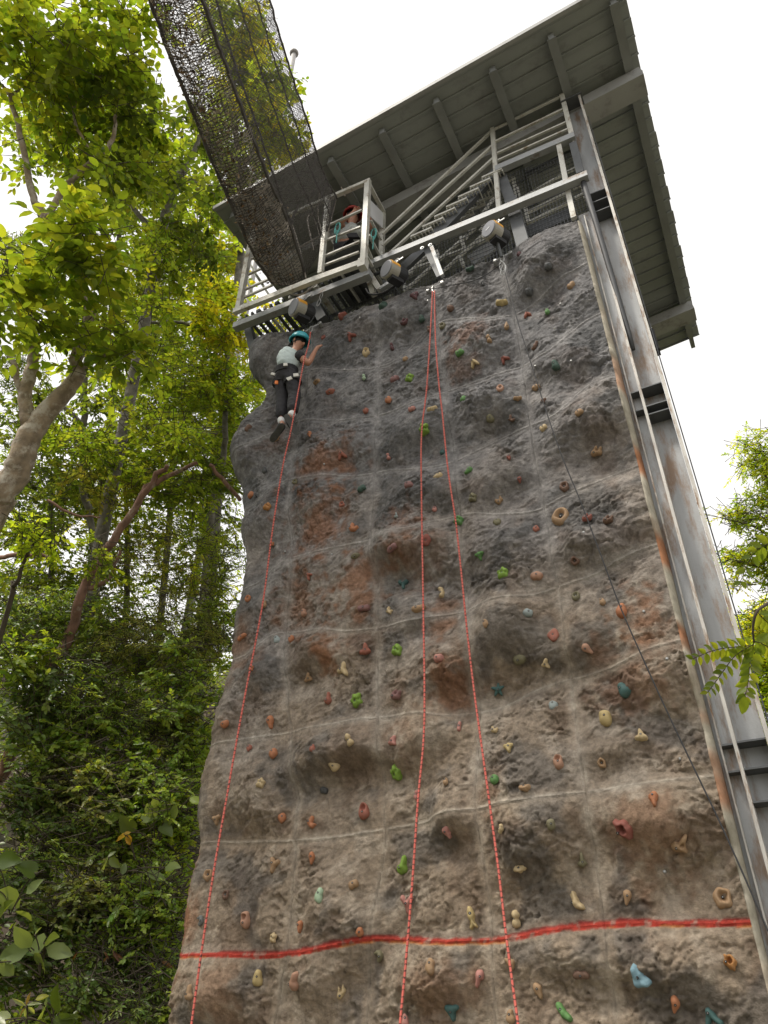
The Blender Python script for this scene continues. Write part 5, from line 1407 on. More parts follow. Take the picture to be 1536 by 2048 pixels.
tree('forest_tree', 'fine-leaved dark green tree filling the gap behind the leaning trunk', 'tree',
 [(190, 1120, 13, .06), (170, 1000, 13, .06), (165, 880, 13, .055), (170, 760, 13, .05), (175, 680, 13, .035)], [[(168, 850, 13, .05), (110, 800, 13, .03)]],
 [(250, 760, 110, 60, 13.5, 1.3, 120, 10, .09, 'mid', 'oval'), (370, 760, 90, 70, 13.5, 1.3, 130, 10, .085, 'mid', 'oval'), (340, 850, 110, 50, 13.5, 1.3, 110, 10, .085, 'mid', 'oval'), (130, 980, 80, 60, 13, 1.3, 90, 10, .09, 'dark', 'oval'),
  (60, 960, 70, 60, 13.5, 1.2, 70, 10, .09, 'dark', 'oval'), (440, 800, 50, 60, 13.8, 1.2, 60, 10, .085, 'mid', 'oval'), (200, 820, 90, 50, 13.5, 1.3, 70, 10, .09, 'dark', 'oval'), (90, 1060, 100, 50, 13, 1.2, 90, 10, .09, 'dark', 'oval'), (180, 900, 100, 80, 12.4, .5, 70, 10, .085, 'mid', 'oval'), (60, 800, 70, 60, 12.4, .6, 50, 10, .09, 'dark', 'oval')],
 'bark_grey', WOOD, 7)
tree('lime_sapling', 'lime green leafy sprig lit by the sky beside the reddish trunk', 'sapling',
 [(10, 1240, 9, .03), (30, 1170, 9, .025), (60, 1100, 9, .018), (90, 1060, 9, .01)], [],
 [(75, 1085, 45, 30, 9, .3, 26, 8, .085, 'lime', 'oval'), (40, 1060, 36, 24, 9, .3, 14, 8, .08, 'lime', 'oval'), (50, 1130, 50, 24, 9, .4, 12, 8, .08, 'bright', 'oval')],
 'twig', None, 8, n_obj=120)

FILL = [
 ('slim_tree', 'slim tree with mid green crown filling the forest behind the balcony end', [(330, 1150, 16, .07), (345, 950, 16, .06), (350, 780, 16, .04)],
  [(340, 680, 100, 60, 16, 1.5, 150, 10, .10, 'mid', 'oval'), (240, 700, 90, 60, 16, 1.5, 110, 10, .10, 'mid', 'oval'), (410, 800, 80, 70, 16, 1.5, 150, 10, .095, 'bright', 'oval'), (320, 820, 100, 60, 16, 1.5, 140, 10, .095, 'mid', 'oval'), (440, 920, 60, 60, 16, 1.3, 110, 10, .09, 'mid', 'oval'), (370, 950, 90, 60, 16, 1.5, 140, 10, .09, 'bright', 'oval')]),
 ('slim_tree', 'slim tree with yellowing crown deep in the forest left of the wall', [(250, 1260, 16.5, .07), (255, 1100, 16.5, .06), (250, 950, 16.5, .04)],
  [(260, 960, 100, 70, 16.5, 1.5, 140, 10, .095, 'bright', 'oval'), (170, 1010, 90, 60, 16.5, 1.5, 110, 10, .095, 'yellow', 'oval'), (300, 1060, 100, 60, 16.5, 1.5, 140, 10, .09, 'bright', 'oval'), (420, 1060, 70, 70, 16.5, 1.4, 120, 10, .085, 'mid', 'oval'), (230, 1140, 100, 60, 16.5, 1.5, 130, 10, .09, 'mid', 'oval'), (400, 1170, 80, 60, 16.5, 1.4, 130, 10, .085, 'bright', 'oval')]),
 ('slim_tree', 'slim dark tree in the forest behind the thick mottled trunk', [(100, 1300, 15.5, .07), (105, 1120, 15.5, .06), (100, 950, 15.5, .04)],
  [(70, 850, 80, 70, 15.5, 1.4, 80, 10, .10, 'mid', 'oval'), (110, 960, 100, 60, 15.5, 1.5, 120, 10, .10, 'dark', 'oval'), (40, 1060, 80, 60, 15.5, 1.4, 110, 10, .10, 'mid', 'oval'), (130, 1150, 110, 50, 15.5, 1.5, 120, 10, .09, 'mid', 'oval'), (60, 1200, 90, 50, 15, 1.4, 120, 10, .09, 'dark', 'oval'), (210, 900, 80, 60, 15.5, 1.5, 70, 10, .10, 'mid', 'oval')]),
 ('slim_tree', 'slim tree whose bright crown shows between the two broad-leaved trees at the top', [(230, 760, 18, .08), (235, 600, 18, .07), (240, 430, 18, .04)],
  [(250, 330, 120, 80, 18, 1.6, 130, 9, .13, 'bright', 'oval'), (130, 200, 120, 80, 18, 1.6, 110, 9, .13, 'mid', 'oval'), (330, 470, 100, 70, 18, 1.6, 120, 9, .12, 'bright', 'oval'), (430, 500, 60, 60, 18, 1.3, 90, 9, .115, 'yellow', 'oval'), (200, 620, 110, 60, 18, 1.5, 110, 9, .12, 'mid', 'oval'), (350, 620, 100, 50, 18, 1.5, 120, 9, .115, 'bright', 'oval'), (400, 360, 50, 50, 18, 1.3, 60, 9, .12, 'mid', 'oval'), (505, 780, 40, 60, 18, 1.2, 90, 9, .11, 'bright', 'oval'), (470, 870, 40, 50, 18, 1.2, 80, 9, .11, 'mid', 'oval')]),
]
for k, (nm, lab, tr_, bl) in enumerate(FILL):
    tree(nm, lab, 'tree', tr_, [], bl, 'bark_grey', WOOD, 90 + k, dens=1.6, tone=1.05)
# --- undergrowth on the slope: every bush its own thing
BUSH = 'bushes on the slope below the trees'
bushes = [
 ('fine-leaved dark bush on the slope beside the reddish trunk', [(60, 1240, 100, 70, 10.5, .9, 170, 11, .075, 'dark', 'oval'), (170, 1220, 80, 60, 10.8, .9, 120, 11, .075, 'mid', 'oval')]),
 ('olive bush in half shade between the reddish trunk and the wall', [(300, 1270, 90, 60, 10.8, .9, 140, 11, .07, 'olive', 'lance'), (400, 1290, 60, 60, 10.8, .8, 110, 11, .065, 'olive', 'lance')]),
 ('feathery green bush with narrow leaves, middle of the slope', [(190, 1390, 90, 60, 9.8, .7, 190, 12, .07, 'mid', 'lance'), (260, 1440, 90, 50, 9.8, .7, 170, 12, .07, 'mid', 'lance'), (140, 1340, 80, 50, 10, .7, 110, 12, .07, 'dark', 'lance')]),
 ('dark leafy bush at the left edge above the big round leaves', [(40, 1420, 70, 70, 9.2, .6, 120, 10, .085, 'dark', 'oval'), (30, 1330, 60, 60, 9.4, .6, 80, 10, .085, 'mid', 'oval')]),
 ('green bush against the left edge of the climbing wall', [(370, 1380, 60, 70, 10, .7, 150, 11, .07, 'mid', 'oval'), (390, 1490, 40, 60, 9.6, .6, 110, 11, .07, 'mid', 'oval'), (330, 1470, 60, 50, 9.8, .7, 110, 11, .07, 'olive', 'oval')]),
 ('golden-olive mound of small leaves in the middle of the undergrowth', [(150, 1560, 100, 50, 9, .6, 210, 11, .06, 'olive', 'oval'), (230, 1590, 80, 50, 9, .6, 150, 11, .06, 'olive', 'oval')]),
 ('dense dark bush low on the left side of the slope', [(60, 1610, 90, 60, 8.6, .6, 170, 11, .065, 'dark', 'oval'), (120, 1680, 100, 50, 8.6, .6, 190, 11, .06, 'mid', 'lance')]),
 ('bright small-leaved bush touching the wall above the red stripe', [(355, 1690, 50, 70, 8.6, .5, 170, 11, .055, 'bright', 'oval'), (370, 1600, 40, 60, 8.8, .5, 110, 11, .055, 'mid', 'oval')]),
 ('mixed green bush around the taro leaves', [(260, 1680, 80, 60, 8.6, .5, 160, 10, .065, 'mid', 'oval'), (290, 1610, 60, 50, 8.8, .5, 100, 10, .065, 'mid', 'oval')]),
 ('glossy pale-tipped bush in the centre of the low undergrowth', [(190, 1780, 90, 50, 8, .5, 190, 10, .06, 'olive', 'oval'), (270, 1790, 60, 50, 8, .5, 140, 10, .06, 'mid', 'oval')]),
 ('dark hollow bush beneath the pale-tipped one', [(150, 1860, 80, 50, 7.9, .5, 140, 10, .06, 'dark', 'oval'), (250, 1880, 80, 50, 7.9, .5, 170, 10, .06, 'mid', 'oval')]),
 ('deep green bush at the foot of the wall by the red stripe', [(320, 1860, 50, 70, 7.8, .4, 170, 10, .055, 'mid', 'oval'), (330, 1770, 40, 50, 8, .4, 110, 10, .055, 'mid', 'oval')]),
 ('narrow-leaved dark bush at the very bottom beside the wall', [(280, 1990, 70, 60, 7.3, .4, 190, 10, .06, 'dark', 'lance'), (330, 2010, 30, 50, 7.3, .3, 70, 10, .055, 'mid', 'oval'), (200, 1960, 60, 50, 7.4, .4, 120, 10, .06, 'dark', 'oval')]),
 ('low dark bush behind the big light leaves at lower left', [(50, 1900, 70, 80, 7.6, .5, 140, 10, .07, 'dark', 'oval'), (100, 2020, 110, 40, 7.3, .5, 150, 10, .065, 'mid', 'oval'), (30, 1760, 60, 60, 8, .5, 110, 10, .07, 'dark', 'oval')]),
 ('tall thicket of mixed green leaves high on the slope beside the wall', [(420, 1250, 50, 70, 11.5, 1.0, 150, 11, .075, 'mid', 'oval'), (350, 1330, 90, 50, 11.5, 1.0, 170, 11, .075, 'bright', 'oval'), (250, 1320, 90, 50, 11.8, 1.0, 150, 11, .08, 'mid', 'oval')]),
 ('leafy green thicket high on the slope behind the reddish trunk', [(120, 1290, 100, 60, 12, 1.0, 170, 11, .085, 'mid', 'oval'), (30, 1240, 80, 60, 12, 1.0, 130, 11, .085, 'bright', 'oval'), (200, 1280, 80, 50, 12, 1.0, 120, 11, .08, 'olive', 'oval')]),
 ('pale green bush half way up the slope left of the taro leaves', [(120, 1480, 100, 50, 9.4, .7, 190, 11, .075, 'mid', 'oval'), (250, 1530, 90, 50, 9.3, .7, 190, 11, .07, 'bright', 'oval'), (340, 1560, 60, 60, 9.1, .6, 140, 11, .065, 'mid', 'oval')]),
]
for k, (lab, bl) in enumerate(bushes):
    c = at_d(bl[0][0], bl[0][1], bl[0][4]); c[2] = float(hill_h(np.array(c[0]), np.array(c[1])))
    tree('bush', lab, 'bush', [], [], bl, 'twig', BUSH, 40 + k, mt='leaf_dark', base=c, face=.95, dens=1.35, tone=2.15)
# --- the uncountable cover of leaves over the rest of the slope
r_ = np.random.default_rng(77)
n_ = 5200
X_h = np.concatenate([r_.uniform(-27, -5.6, n_ * 3), r_.uniform(3.0, 26, n_)]); Y_h = np.concatenate([r_.uniform(-14, 20, n_ * 3), r_.uniform(8.5, 24, n_)])
Z_h = hill_h(X_h, Y_h); ok = Z_h > .12
hgt = (.15 + 1.5 * np.clip(fbm(X_h * .45, Y_h * .45, 310, 3) + .45, 0, 1.4)) * r_.uniform(.25, 1, len(X_h))
pc_ = np.stack([X_h, Y_h, Z_h + hgt], -1)
pp_ = proj(pc_); infr = (depth_of(pc_) > 1) & (pp_[:, 0] > -60) & (pp_[:, 0] < 1600) & (pp_[:, 1] > -60) & (pp_[:, 1] < 2110)
ok &= ~(infr & (np.hypot(X_h - CAM[0], Y_h - CAM[1]) < 12.2))
pc_ = pc_[ok]
pos, ax, nr, LL, col, tw = spray(np.zeros(3), (0, 0, 0), len(pc_), 8, .13, 'mid', r_, 'small', face=.2)
pos = pos + np.repeat(pc_, 8, 0); pos = pos + r_.normal(0, .12, pos.shape)
v, f, n_l = leaf_arrays(pos, ax, nr, LL, 'small')
tag(fast_mesh('slope_foliage', v, f, M['leaf_dark'], np.repeat(col * 1.5, n_l, 0)), kind='stuff')
# --- plants with big leaves, every leaf a part
def big_plant(name, label, base_px, s, leaves, group=None, mt='leaf'):
    """leaves: (px, py of leaf base, px, py of leaf tip, shape, palette, tone)"""
    b = at_d(base_px[0], base_px[1], s); t = thing(name, label, 'plant', b, group)
    mb = MB()
    for (x0, y0, x1, y1, shape, pal, tone) in leaves:
        p = at_d(x0, y0, s + random.uniform(-.12, .02)); q = at_d(x1, y1, s + random.uniform(-.12, .10))
        L = np.linalg.norm(q - p)
        nr = -FWD * .75 + np.array([0, 0, .7]) + np.array([random.uniform(-.35, .35), 0, random.uniform(-.2, .2)])
        leaf_object(t, p, q - p, nr, L, shape, pal, tone, mt)
        mid = (b + p) / 2 + np.array([0, 0, .05])
        mb.tube(list(smooth_path([b, mid, p], 4)), .006, 5)
    build('stem', mb, M['twig'], t)
    return t
GREENS['pale'] = [(.21, .26, .11), (.18, .235, .09), (.25, .285, .13), (.15, .2, .07)]
GREENS['gold'] = [(.42, .27, .03), (.36, .22, .03), (.3, .2, .04)]
GREENS['rust'] = [(.16, .07, .03), (.13, .06, .03), (.2, .1, .04)]
big_plant('taro_plant', 'taro-like plant with broad grey-green leaves near the wall edge', (310, 1690), 8.3,
 [(300, 1605, 312, 1640, 'heart', 'pale', 1), (345, 1610, 330, 1655, 'heart', 'pale', 3), (285, 1640, 312, 1632, 'heart', 'pale', 0), (325, 1650, 345, 1672, 'heart', 'pale', 3), (262, 1665, 240, 1630, 'heart', 'mid', 3), (380, 1595, 402, 1608, 'oval', 'lime', 1), (215, 1640, 245, 1625, 'heart', 'mid', 1)], mt='leaf_dark')
big_plant('yellowing_plant', 'three-lobed golden yellow leaf standing out in the undergrowth', (270, 1720), 8.0,
 [(252, 1672, 231, 1680, 'oval', 'gold', 0), (252, 1670, 262, 1690, 'oval', 'gold', 1), (248, 1668, 262, 1664, 'oval', 'gold', 0)], mt='leaf_dark')
big_plant('broadleaf_seedling', 'seedling with five glossy oval leaves in the middle undergrowth', (220, 1760), 7.8,
 [(217, 1715, 205, 1738, 'oval', 'pale', 1), (216, 1714, 232, 1702, 'oval', 'pale', 0), (218, 1716, 240, 1735, 'oval', 'mid', 3), (245, 1750, 250, 1725, 'oval', 'pale', 3), (290, 1745, 335, 1762, 'oval', 'pale', 1), (330, 1735, 360, 1733, 'oval', 'pale', 3)], mt='leaf_dark')
big_plant('large_leaf_shrub', 'shrub with large veined grey-green leaves at the left edge', (20, 1830), 7.2,
 [(-5, 1780, 42, 1815, 'oval', 'pale', 3), (52, 1788, 85, 1758, 'oval', 'pale', 1), (30, 1822, 64, 1838, 'oval', 'pale', 3), (-10, 1850, 20, 1800, 'oval', 'mid', 1), (70, 1745, 32, 1725, 'heart', 'mid', 2), (-8, 1720, 40, 1722, 'oval', 'mid', 2)], mt='leaf_dark')
big_plant('broad_leaf_plant', 'plant with broad pale green leaves spreading low at the left', (80, 1950), 6.9,
 [(62, 1895, 28, 1855, 'oval', 'pale', 3), (88, 1885, 55, 1898, 'heart', 'pale', 1), (92, 1896, 145, 1910, 'oval', 'pale', 0), (80, 1905, 85, 1945, 'oval', 'pale', 3), (58, 1900, -5, 1915, 'oval', 'pale', 3), (90, 1885, 115, 1872, 'oval', 'mid', 3), (-5, 1925, 30, 1950, 'oval', 'pale', 1), (70, 1870, 82, 1852, 'lance', 'yellow', 1)], mt='leaf_dark')
big_plant('upright_leaf_plant', 'single tall upright oval leaf with smaller ones, bottom left', (110, 2060), 6.6,
 [(115, 2028, 112, 1970, 'oval', 'bright', 3), (95, 2005, 78, 2035, 'oval', 'pale', 3), (70, 2000, 98, 1990, 'oval', 'yellow', 2), (105, 2040, 150, 2055, 'oval', 'bright', 3), (120, 2040, 165, 2030, 'oval', 'dark', 3), (10, 2040, 30, 2052, 'oval', 'pale', 2), (20, 2045, -8, 2025, 'oval', 'pale', 2)], mt='leaf_dark')
big_plant('withered_plant', 'yellowish rosette of narrow withered leaves, bottom left corner', (50, 2060), 6.5,
 [(52, 2012, 60, 1985, 'lance', 'gold', 2), (52, 2012, 25, 1998, 'lance', 'pale', 2), (50, 2014, 38, 2036, 'lance', 'gold', 2), (54, 2014, 72, 2028, 'lance', 'pale', 2), (52, 2014, 50, 2040, 'lance', 'pale', 0), (54, 2010, 82, 2005, 'lance', 'pale', 2)], mt='leaf_dark')
big_plant('copper_plant', 'small plant with drooping copper-brown leaves beside the wall', (215, 1930), 7.4,
 [(208, 1903, 218, 1918, 'lance', 'rust', 0), (225, 1900, 240, 1925, 'lance', 'rust', 1), (215, 1912, 206, 1925, 'lance', 'rust', 2), (232, 1908, 246, 1918, 'lance', 'rust', 0), (210, 1930, 228, 1945, 'lance', 'pale', 2), (155, 1905, 140, 1925, 'lance', 'rust', 1), (320, 1920, 350, 1940, 'lance', 'rust', 2)], mt='leaf_dark')
# --- right-hand trees
tree('feathery_tree', 'tall yellow-green feathery tree at the right edge beyond the column', 'tree',
 [(1640, 1700, 13, .16), (1610, 1500, 13, .14), (1585, 1300, 13, .12), (1560, 1150, 13, .09), (1545, 1000, 13, .05)],
 [[(1560, 1150, 13, .03), (1510, 1130, 13, .02), (1470, 1120, 13, .012)], [(1560, 1080, 13, .03), (1500, 1050, 13, .02), (1440, 1035, 13, .01)], [(1545, 1010, 13, .03), (1530, 940, 13, .02)]],
 [(1530, 930, 30, 55, 13, .8, 190, 10, .075, 'bright', 'small'), (1520, 1030, 40, 50, 13, .8, 190, 10, .075, 'bright', 'small'), (1515, 1110, 44, 40, 13, .9, 120, 10, .08, 'mid', 'oval'), (1450, 1030, 45, 10, 13, .4, 22, 10, .06, 'yellow', 'small'), (1490, 1045, 40, 14, 13, .5, 30, 10, .06, 'bright', 'small'),
  (1500, 1120, 44, 30, 13, .8, 60, 10, .065, 'yellow', 'small'), (1445, 1105, 24, 10, 13, .3, 12, 10, .06, 'bright', 'small'), (1480, 1170, 46, 20, 13, .6, 36, 10, .06, 'yellow', 'small'), (1500, 1250, 55, 45, 13.5, .9, 190, 10, .075, 'yellow', 'small'),
  (1525, 1180, 26, 60, 13, .8, 50, 10, .065, 'mid', 'small'), (1610, 980, 70, 80, 13, 1.0, 150, 10, .08, 'bright', 'small'), (1640, 1120, 90, 90, 13, 1.1, 170, 10, .08, 'mid', 'small'), (1660, 1280, 90, 80, 13, 1.1, 150, 10, .08, 'bright', 'small')],
 'bark_grey', None, 70, tone=1.6)
tree('broadleaf_tree', 'sunlit yellow-green tree low at the right edge behind the hanging fronds', 'tree',
 [(1640, 1800, 15, .14), (1600, 1600, 15, .12), (1560, 1450, 15, .09), (1545, 1350, 15, .05)], [],
 [(1500, 1300, 50, 40, 15, 1.0, 100, 9, .09, 'yellow', 'small'), (1525, 1380, 45, 65, 15, 1.0, 230, 9, .12, 'lime', 'lance'), (1515, 1470, 40, 60, 15, 1.0, 200, 9, .12, 'lime', 'lance'), (1520, 1330, 50, 60, 15.5, 1.0, 160, 9, .11, 'bright', 'oval'), (1535, 1540, 30, 40, 15, 1.0, 70, 9, .09, 'yellow', 'small'), (1530, 1220, 30, 30, 15, .8, 40, 9, .09, 'yellow', 'small'), (1620, 1420, 80, 110, 15, 1.2, 190, 9, .12, 'bright', 'oval'), (1600, 1580, 80, 80, 15, 1.2, 150, 9, .12, 'bright', 'oval')],
 'bark_grey', None, 71, tone=1.5, dens=1.3)
# hanging compound leaves in front of the column
fr = thing('frond_branch', 'branch with hanging feather-shaped green fronds crossing in front of the steel column', 'branch', at_d(1560, 1180, 4.6))
mb = MB(); mb.tube(list(smooth_path([at_d(1600, 1150, 4.7), at_d(1545, 1200, 4.6), at_d(1515, 1222, 4.5), at_d(1506, 1255, 4.5), at_d(1508, 1285, 4.5)], 6)), [.013 - .0003 * k for k in range(25)], 6)
build('stem', mb, M['twig'], fr, smooth=True)
def frond(pts, n, L, s, pal='bright', droop=0.):
    P_ = smooth_path([at_d(x, y, s + .03 * k) for k, (x, y) in enumerate(pts)], 10)
    mb = MB(); mb.tube(list(P_), .003, 5); build('rachis', mb, M['twig'], fr)
    for k in range(n):
        f = (k + .8) / n * (len(P_) - 1); i = min(int(f), len(P_) - 2)
        p = P_[i] + (P_[i + 1] - P_[i]) * (f - i); d = P_[i + 1] - P_[i]; d /= np.linalg.norm(d)
        side = np.cross(d, -FWD); side /= np.linalg.norm(side)
        for sg in (-1, 1):
            ax = side * sg + d * .45 + np.array([0, 0, -.35]) + np.array([random.gauss(0, .1) for _ in range(3)])
            leaf_object(fr, p, ax, -FWD * .8 + np.array([0, 0, .5]) + np.array([random.gauss(0, .15) for _ in range(3)]), L * (1 - .45 * (k / n) ** 3) * random.uniform(.85, 1.1), 'oval', pal, random.randint(0, 3))
frond([(1508, 1290), (1480, 1293), (1450, 1296), (1420, 1303), (1385, 1318)], 11, .075, 4.5)
frond([(1500, 1292), (1470, 1312), (1448, 1340), (1430, 1365), (1415, 1385)], 9, .068, 4.5, 'mid')
frond([(1508, 1285), (1500, 1320), (1498, 1350), (1492, 1385), (1486, 1400)], 10, .085, 4.5)
frond([(1508, 1282), (1530, 1290), (1552, 1310), (1570, 1330)], 8, .08, 4.5)
frond([(1515, 1225), (1535, 1245), (1560, 1262)], 6, .08, 4.6)
leaf_object(fr, at_d(1488, 1392, 4.5), at_d(1486, 1408, 4.5) - at_d(1488, 1380, 4.5), -FWD, .11, 'oval', 'mid', 1)
frond([(1560, 1080), (1530, 1090), (1505, 1110), (1480, 1165)], 7, .10, 5.5, 'mid')
# ================================================================== PEOPLE
def skin(name, joints, edges, mt, root, parent=None, sub=2, rootv=None, wrinkle=0.):
    if name in ('shirt', 'trousers', 'sleeve'): sub, wrinkle = 3, .0085
    """one continuous surface grown on a skeleton. joints: {key: (world point, radius)}"""
    keys = list(joints); o0 = np.array(root['_o'])
    bm = bmesh.new(); lay = bm.verts.layers.skin.verify()
    vs = {}
    for k in keys:
        p, r = joints[k]
        v = bm.verts.new(V(np.asarray(p) - o0)); vs[k] = v
        rr = (r, r) if np.isscalar(r) else r
        v[lay].radius = rr
        v[lay].use_root = (k == (rootv or keys[0]))
    for a, b in edges: bm.edges.new((vs[a], vs[b]))
    me = bpy.data.meshes.new(name); bm.to_mesh(me); bm.free()
    o = bpy.data.objects.new(name, me); COL.objects.link(o)
    o.modifiers.new('s', 'SKIN'); m2 = o.modifiers.new('d', 'SUBSURF'); m2.levels = sub; m2.render_levels = sub
    dg = bpy.context.evaluated_depsgraph_get()
    me2 = bpy.data.meshes.new_from_object(o.evaluated_get(dg)); me2.name = name
    o.modifiers.clear(); o.data = me2
    me2.materials.clear(); me2.materials.append(mt)
    me2.polygons.foreach_set('use_smooth', [True] * len(me2.polygons))
    if wrinkle:
        n_ = len(me2.vertices); co = np.empty(n_ * 3, np.float32); me2.vertices.foreach_get('co', co); co = co.reshape(-1, 3)
        nm = np.array([tuple(v.normal) for v in me2.vertices])
        w = perlin(co[:, 0] * 9 + co[:, 2] * 16 + co[:, 1] * 5, co[:, 2] * 7 - co[:, 0] * 6 + 3, 401) + .6 * perlin(co[:, 2] * 34 + co[:, 0] * 12, co[:, 0] * 20 + co[:, 1] * 16, 402)
        co = co + (nm * (np.abs(w) * 1.4 - .35)[:, None] * wrinkle).astype(np.float32)
        me2.vertices.foreach_set('co', co.ravel()); me2.update()
    o.parent = parent or root; o['_o'] = [float(t) for t in o0]
    return o
def hand(J, E, wrist, palm_key, palm, d_f, d_side, s=1.):
    """adds a palm, four unequal bent fingers and a thumb to a skeleton"""
    palm = np.asarray(palm); d_f = d_f / np.linalg.norm(d_f); d_side = d_side / np.linalg.norm(d_side)
    J[palm_key] = (palm, .024 * s); E.append((wrist, palm_key))
    curl = np.cross(d_f, d_side)
    for i, (o_, L) in enumerate([(-.026, .058), (-.009, .07), (.009, .066), (.025, .052)]):
        b = palm + d_f * .03 * s + d_side * o_ * s * 1.1
        k1, k2, k3 = f'{palm_key}f{i}a', f'{palm_key}f{i}b', f'{palm_key}f{i}c'
        J[k1] = (b, .0095 * s); J[k2] = (b + (d_f * L * .55 + d_side * o_ * .25) * s, .0085 * s); J[k3] = (b + (d_f * L + d_side * o_ * .3 - curl * .015) * s, .0065 * s)
        E += [(palm_key, k1), (k1, k2), (k2, k3)]
    b = palm - d_side * .03 * s
    J[palm_key + 't1'] = (b, .011 * s); J[palm_key + 't2'] = (b + (d_f * .035 - d_side * .03) * s, .009 * s)
    E += [(palm_key, palm_key + 't1'), (palm_key + 't1', palm_key + 't2')]
def ellipsoid(c, ax, n=18, m_=10, lo=-90, hi=90):
    """ax: 3 vectors (x, y, up)"""
    mb = MB(); vs, fs = [], []
    for i in range(m_ + 1):
        t = R(lo + (hi - lo) * i / m_)
        for k in range(n):
            a = 2 * math.pi * k / n
            vs.append(np.asarray(c) + ax[0] * math.cos(t) * math.cos(a) + ax[1] * math.cos(t) * math.sin(a) + ax[2] * math.sin(t))
    for i in range(m_):
        for k in range(n):
            k2 = (k + 1) % n; fs.append((i * n + k, i * n + k2, (i + 1) * n + k2, (i + 1) * n + k))
    mb.add(vs, fs); return mb
def face_frame(look, up):
    look = np.asarray(look, float); look /= np.linalg.norm(look)
    right = np.cross(look, up); right /= np.linalg.norm(right)
    return look, right, np.cross(right, look)
def make_head(root, c, look, up, r, skin_m, hair_m):
    """nose, eyes, ears, mouth and hair set on the head that the body already carries"""
    f, x, u = face_frame(look, up)
    mb = ellipsoid(c + f * r * .98 - u * r * .12, (x * .014, f * .022, u * .024), 8, 6); build('nose', mb, skin_m, root, smooth=True)
    for s in (-1, 1):
        mb = ellipsoid(c + f * r * .86 + x * s * r * .36 + u * r * .08, (x * .014, f * .01, u * .008), 8, 5); build('eye', mb, M['hair'], root, smooth=True)
        mb = ellipsoid(c + x * s * r * .98 - u * r * .05 - f * .01, (x * .010, f * .02, u * .03), 8, 6); build('ear', mb, skin_m, root, smooth=True)
    mb = ellipsoid(c + f * r * .86 - u * r * .52, (x * .024, f * .008, u * .006), 8, 5); build('mouth', mb, M['bark_red'], root, smooth=True)
    mb = ellipsoid(c - f * r * .12 + u * r * .08, (x * r * 1.06, f * r * 1.02, u * r * 1.08), 18, 10, -35, 90)
    build('hair', mb, hair_m, root, smooth=True)
def helmet(root, c, look, up, r, m_, vents=True):
    f, x, u = face_frame(look, up)
    cc = c + u * r * .22
    mb = ellipsoid(cc, (x * r * 1.22, f * r * 1.32, u * r * 1.3), 26, 9, -8, 90)
    mb.f += ellipsoid(cc, (x * r * 1.22, f * r * 1.32, u * r * 1.15), 3, 1).f[:0]
    h = build('helmet', mb, m_, root, smooth=True)
    mb = MB(); n = 26
    ring = [cc + (x * r * 1.25 * math.cos(a) + f * r * (1.36 + .12 * max(0, math.sin(a))) * math.sin(a)) - u * .004 for a in np.linspace(0, 2 * math.pi, n + 1)]
    mb.tube(ring, .009, 6); build('brim', mb, m_, h, smooth=True)
    if vents:
        for (a, e_) in [(-150, 38), (-120, 40), (-95, 40), (-65, 40), (-40, 36), (-120, 58), (-70, 60), (-95, 25), (180, 30), (0, 35), (-20, 55), (-160, 58)]:
            a, e_ = R(a), R(e_)
            d = x * 1.22 * math.cos(e_) * math.cos(a) + f * 1.32 * math.cos(e_) * math.sin(a) + u * 1.15 * math.sin(e_)
            p = cc + d * r * 1.005; nn = d / np.linalg.norm(d)
            mb = MB(); mb.lathe(p - nn * .004, nn, [(.006, 0), (.006, .0055)], 8); build('vent', mb, M['black'], h)
    return h

# ---------------- the climber
cl = thing('person', 'climber seen from behind in turquoise helmet, pale shirt and dark trousers, near the top', 'person', at(573, 748, -.33))
Pj = {k: at(*v) for k, v in dict(pelvis=(573, 750, -.36), waist=(574, 735, -.38), chest=(580, 714, -.40), neckb=(588, 703, -.40), neck=(592, 697, -.39), head=(598, 687, -.37),
      shr=(599, 712, -.38), shl=(567, 707, -.38), elr=(617, 728, -.34), wrr=(628, 706, -.24), har=(634, 695, -.2), ell=(580, 713, -.2), wrl=(590, 696, -.12), hal=(594, 688, -.1),
      hpr=(584, 757, -.35), hpl=(562, 758, -.35), knr=(589, 793, -.31), knl=(565, 798, -.30), anr=(584, 829, -.34), anl=(562, 842, -.28),
      hlr=(575, 836, -.37), tor=(593, 864, -.24), hll=(566, 849, -.33), tol=(549, 873, -.22)).items()}
for a_, b_ in [('hlr', 'tor'), ('hll', 'tol')]:
    q_ = Pj[b_]; q_[1] = min(q_[1], float(-wall_h(q_[0:1], q_[2:3])[0]) - .05)
J = {'pelvis': (Pj['pelvis'], .088), 'waist': (Pj['waist'], .080), 'chest': (Pj['chest'], .098), 'neckb': (Pj['neckb'], .05), 'neck': (Pj['neck'], .04), 'head': (Pj['head'], .078),
     'headt': (Pj['head'] + np.array([.005, -.0, .045]), .07),
     'shr': (Pj['shr'], .05), 'elr': (Pj['elr'], .040), 'wrr': (Pj['wrr'], .029), 'shl': (Pj['shl'], .047), 'ell': (Pj['ell'], .032), 'wrl': (Pj['wrl'], .022),
     'hpr': (Pj['hpr'], .066), 'knr': (Pj['knr'], .045), 'anr': (Pj['anr'], .03), 'hpl': (Pj['hpl'], .066), 'knl': (Pj['knl'], .045), 'anl': (Pj['anl'], .03),
     'hlr': (Pj['hlr'], .028), 'tor': (Pj['tor'], .022), 'hll': (Pj['hll'], .028), 'tol': (Pj['tol'], .022)}
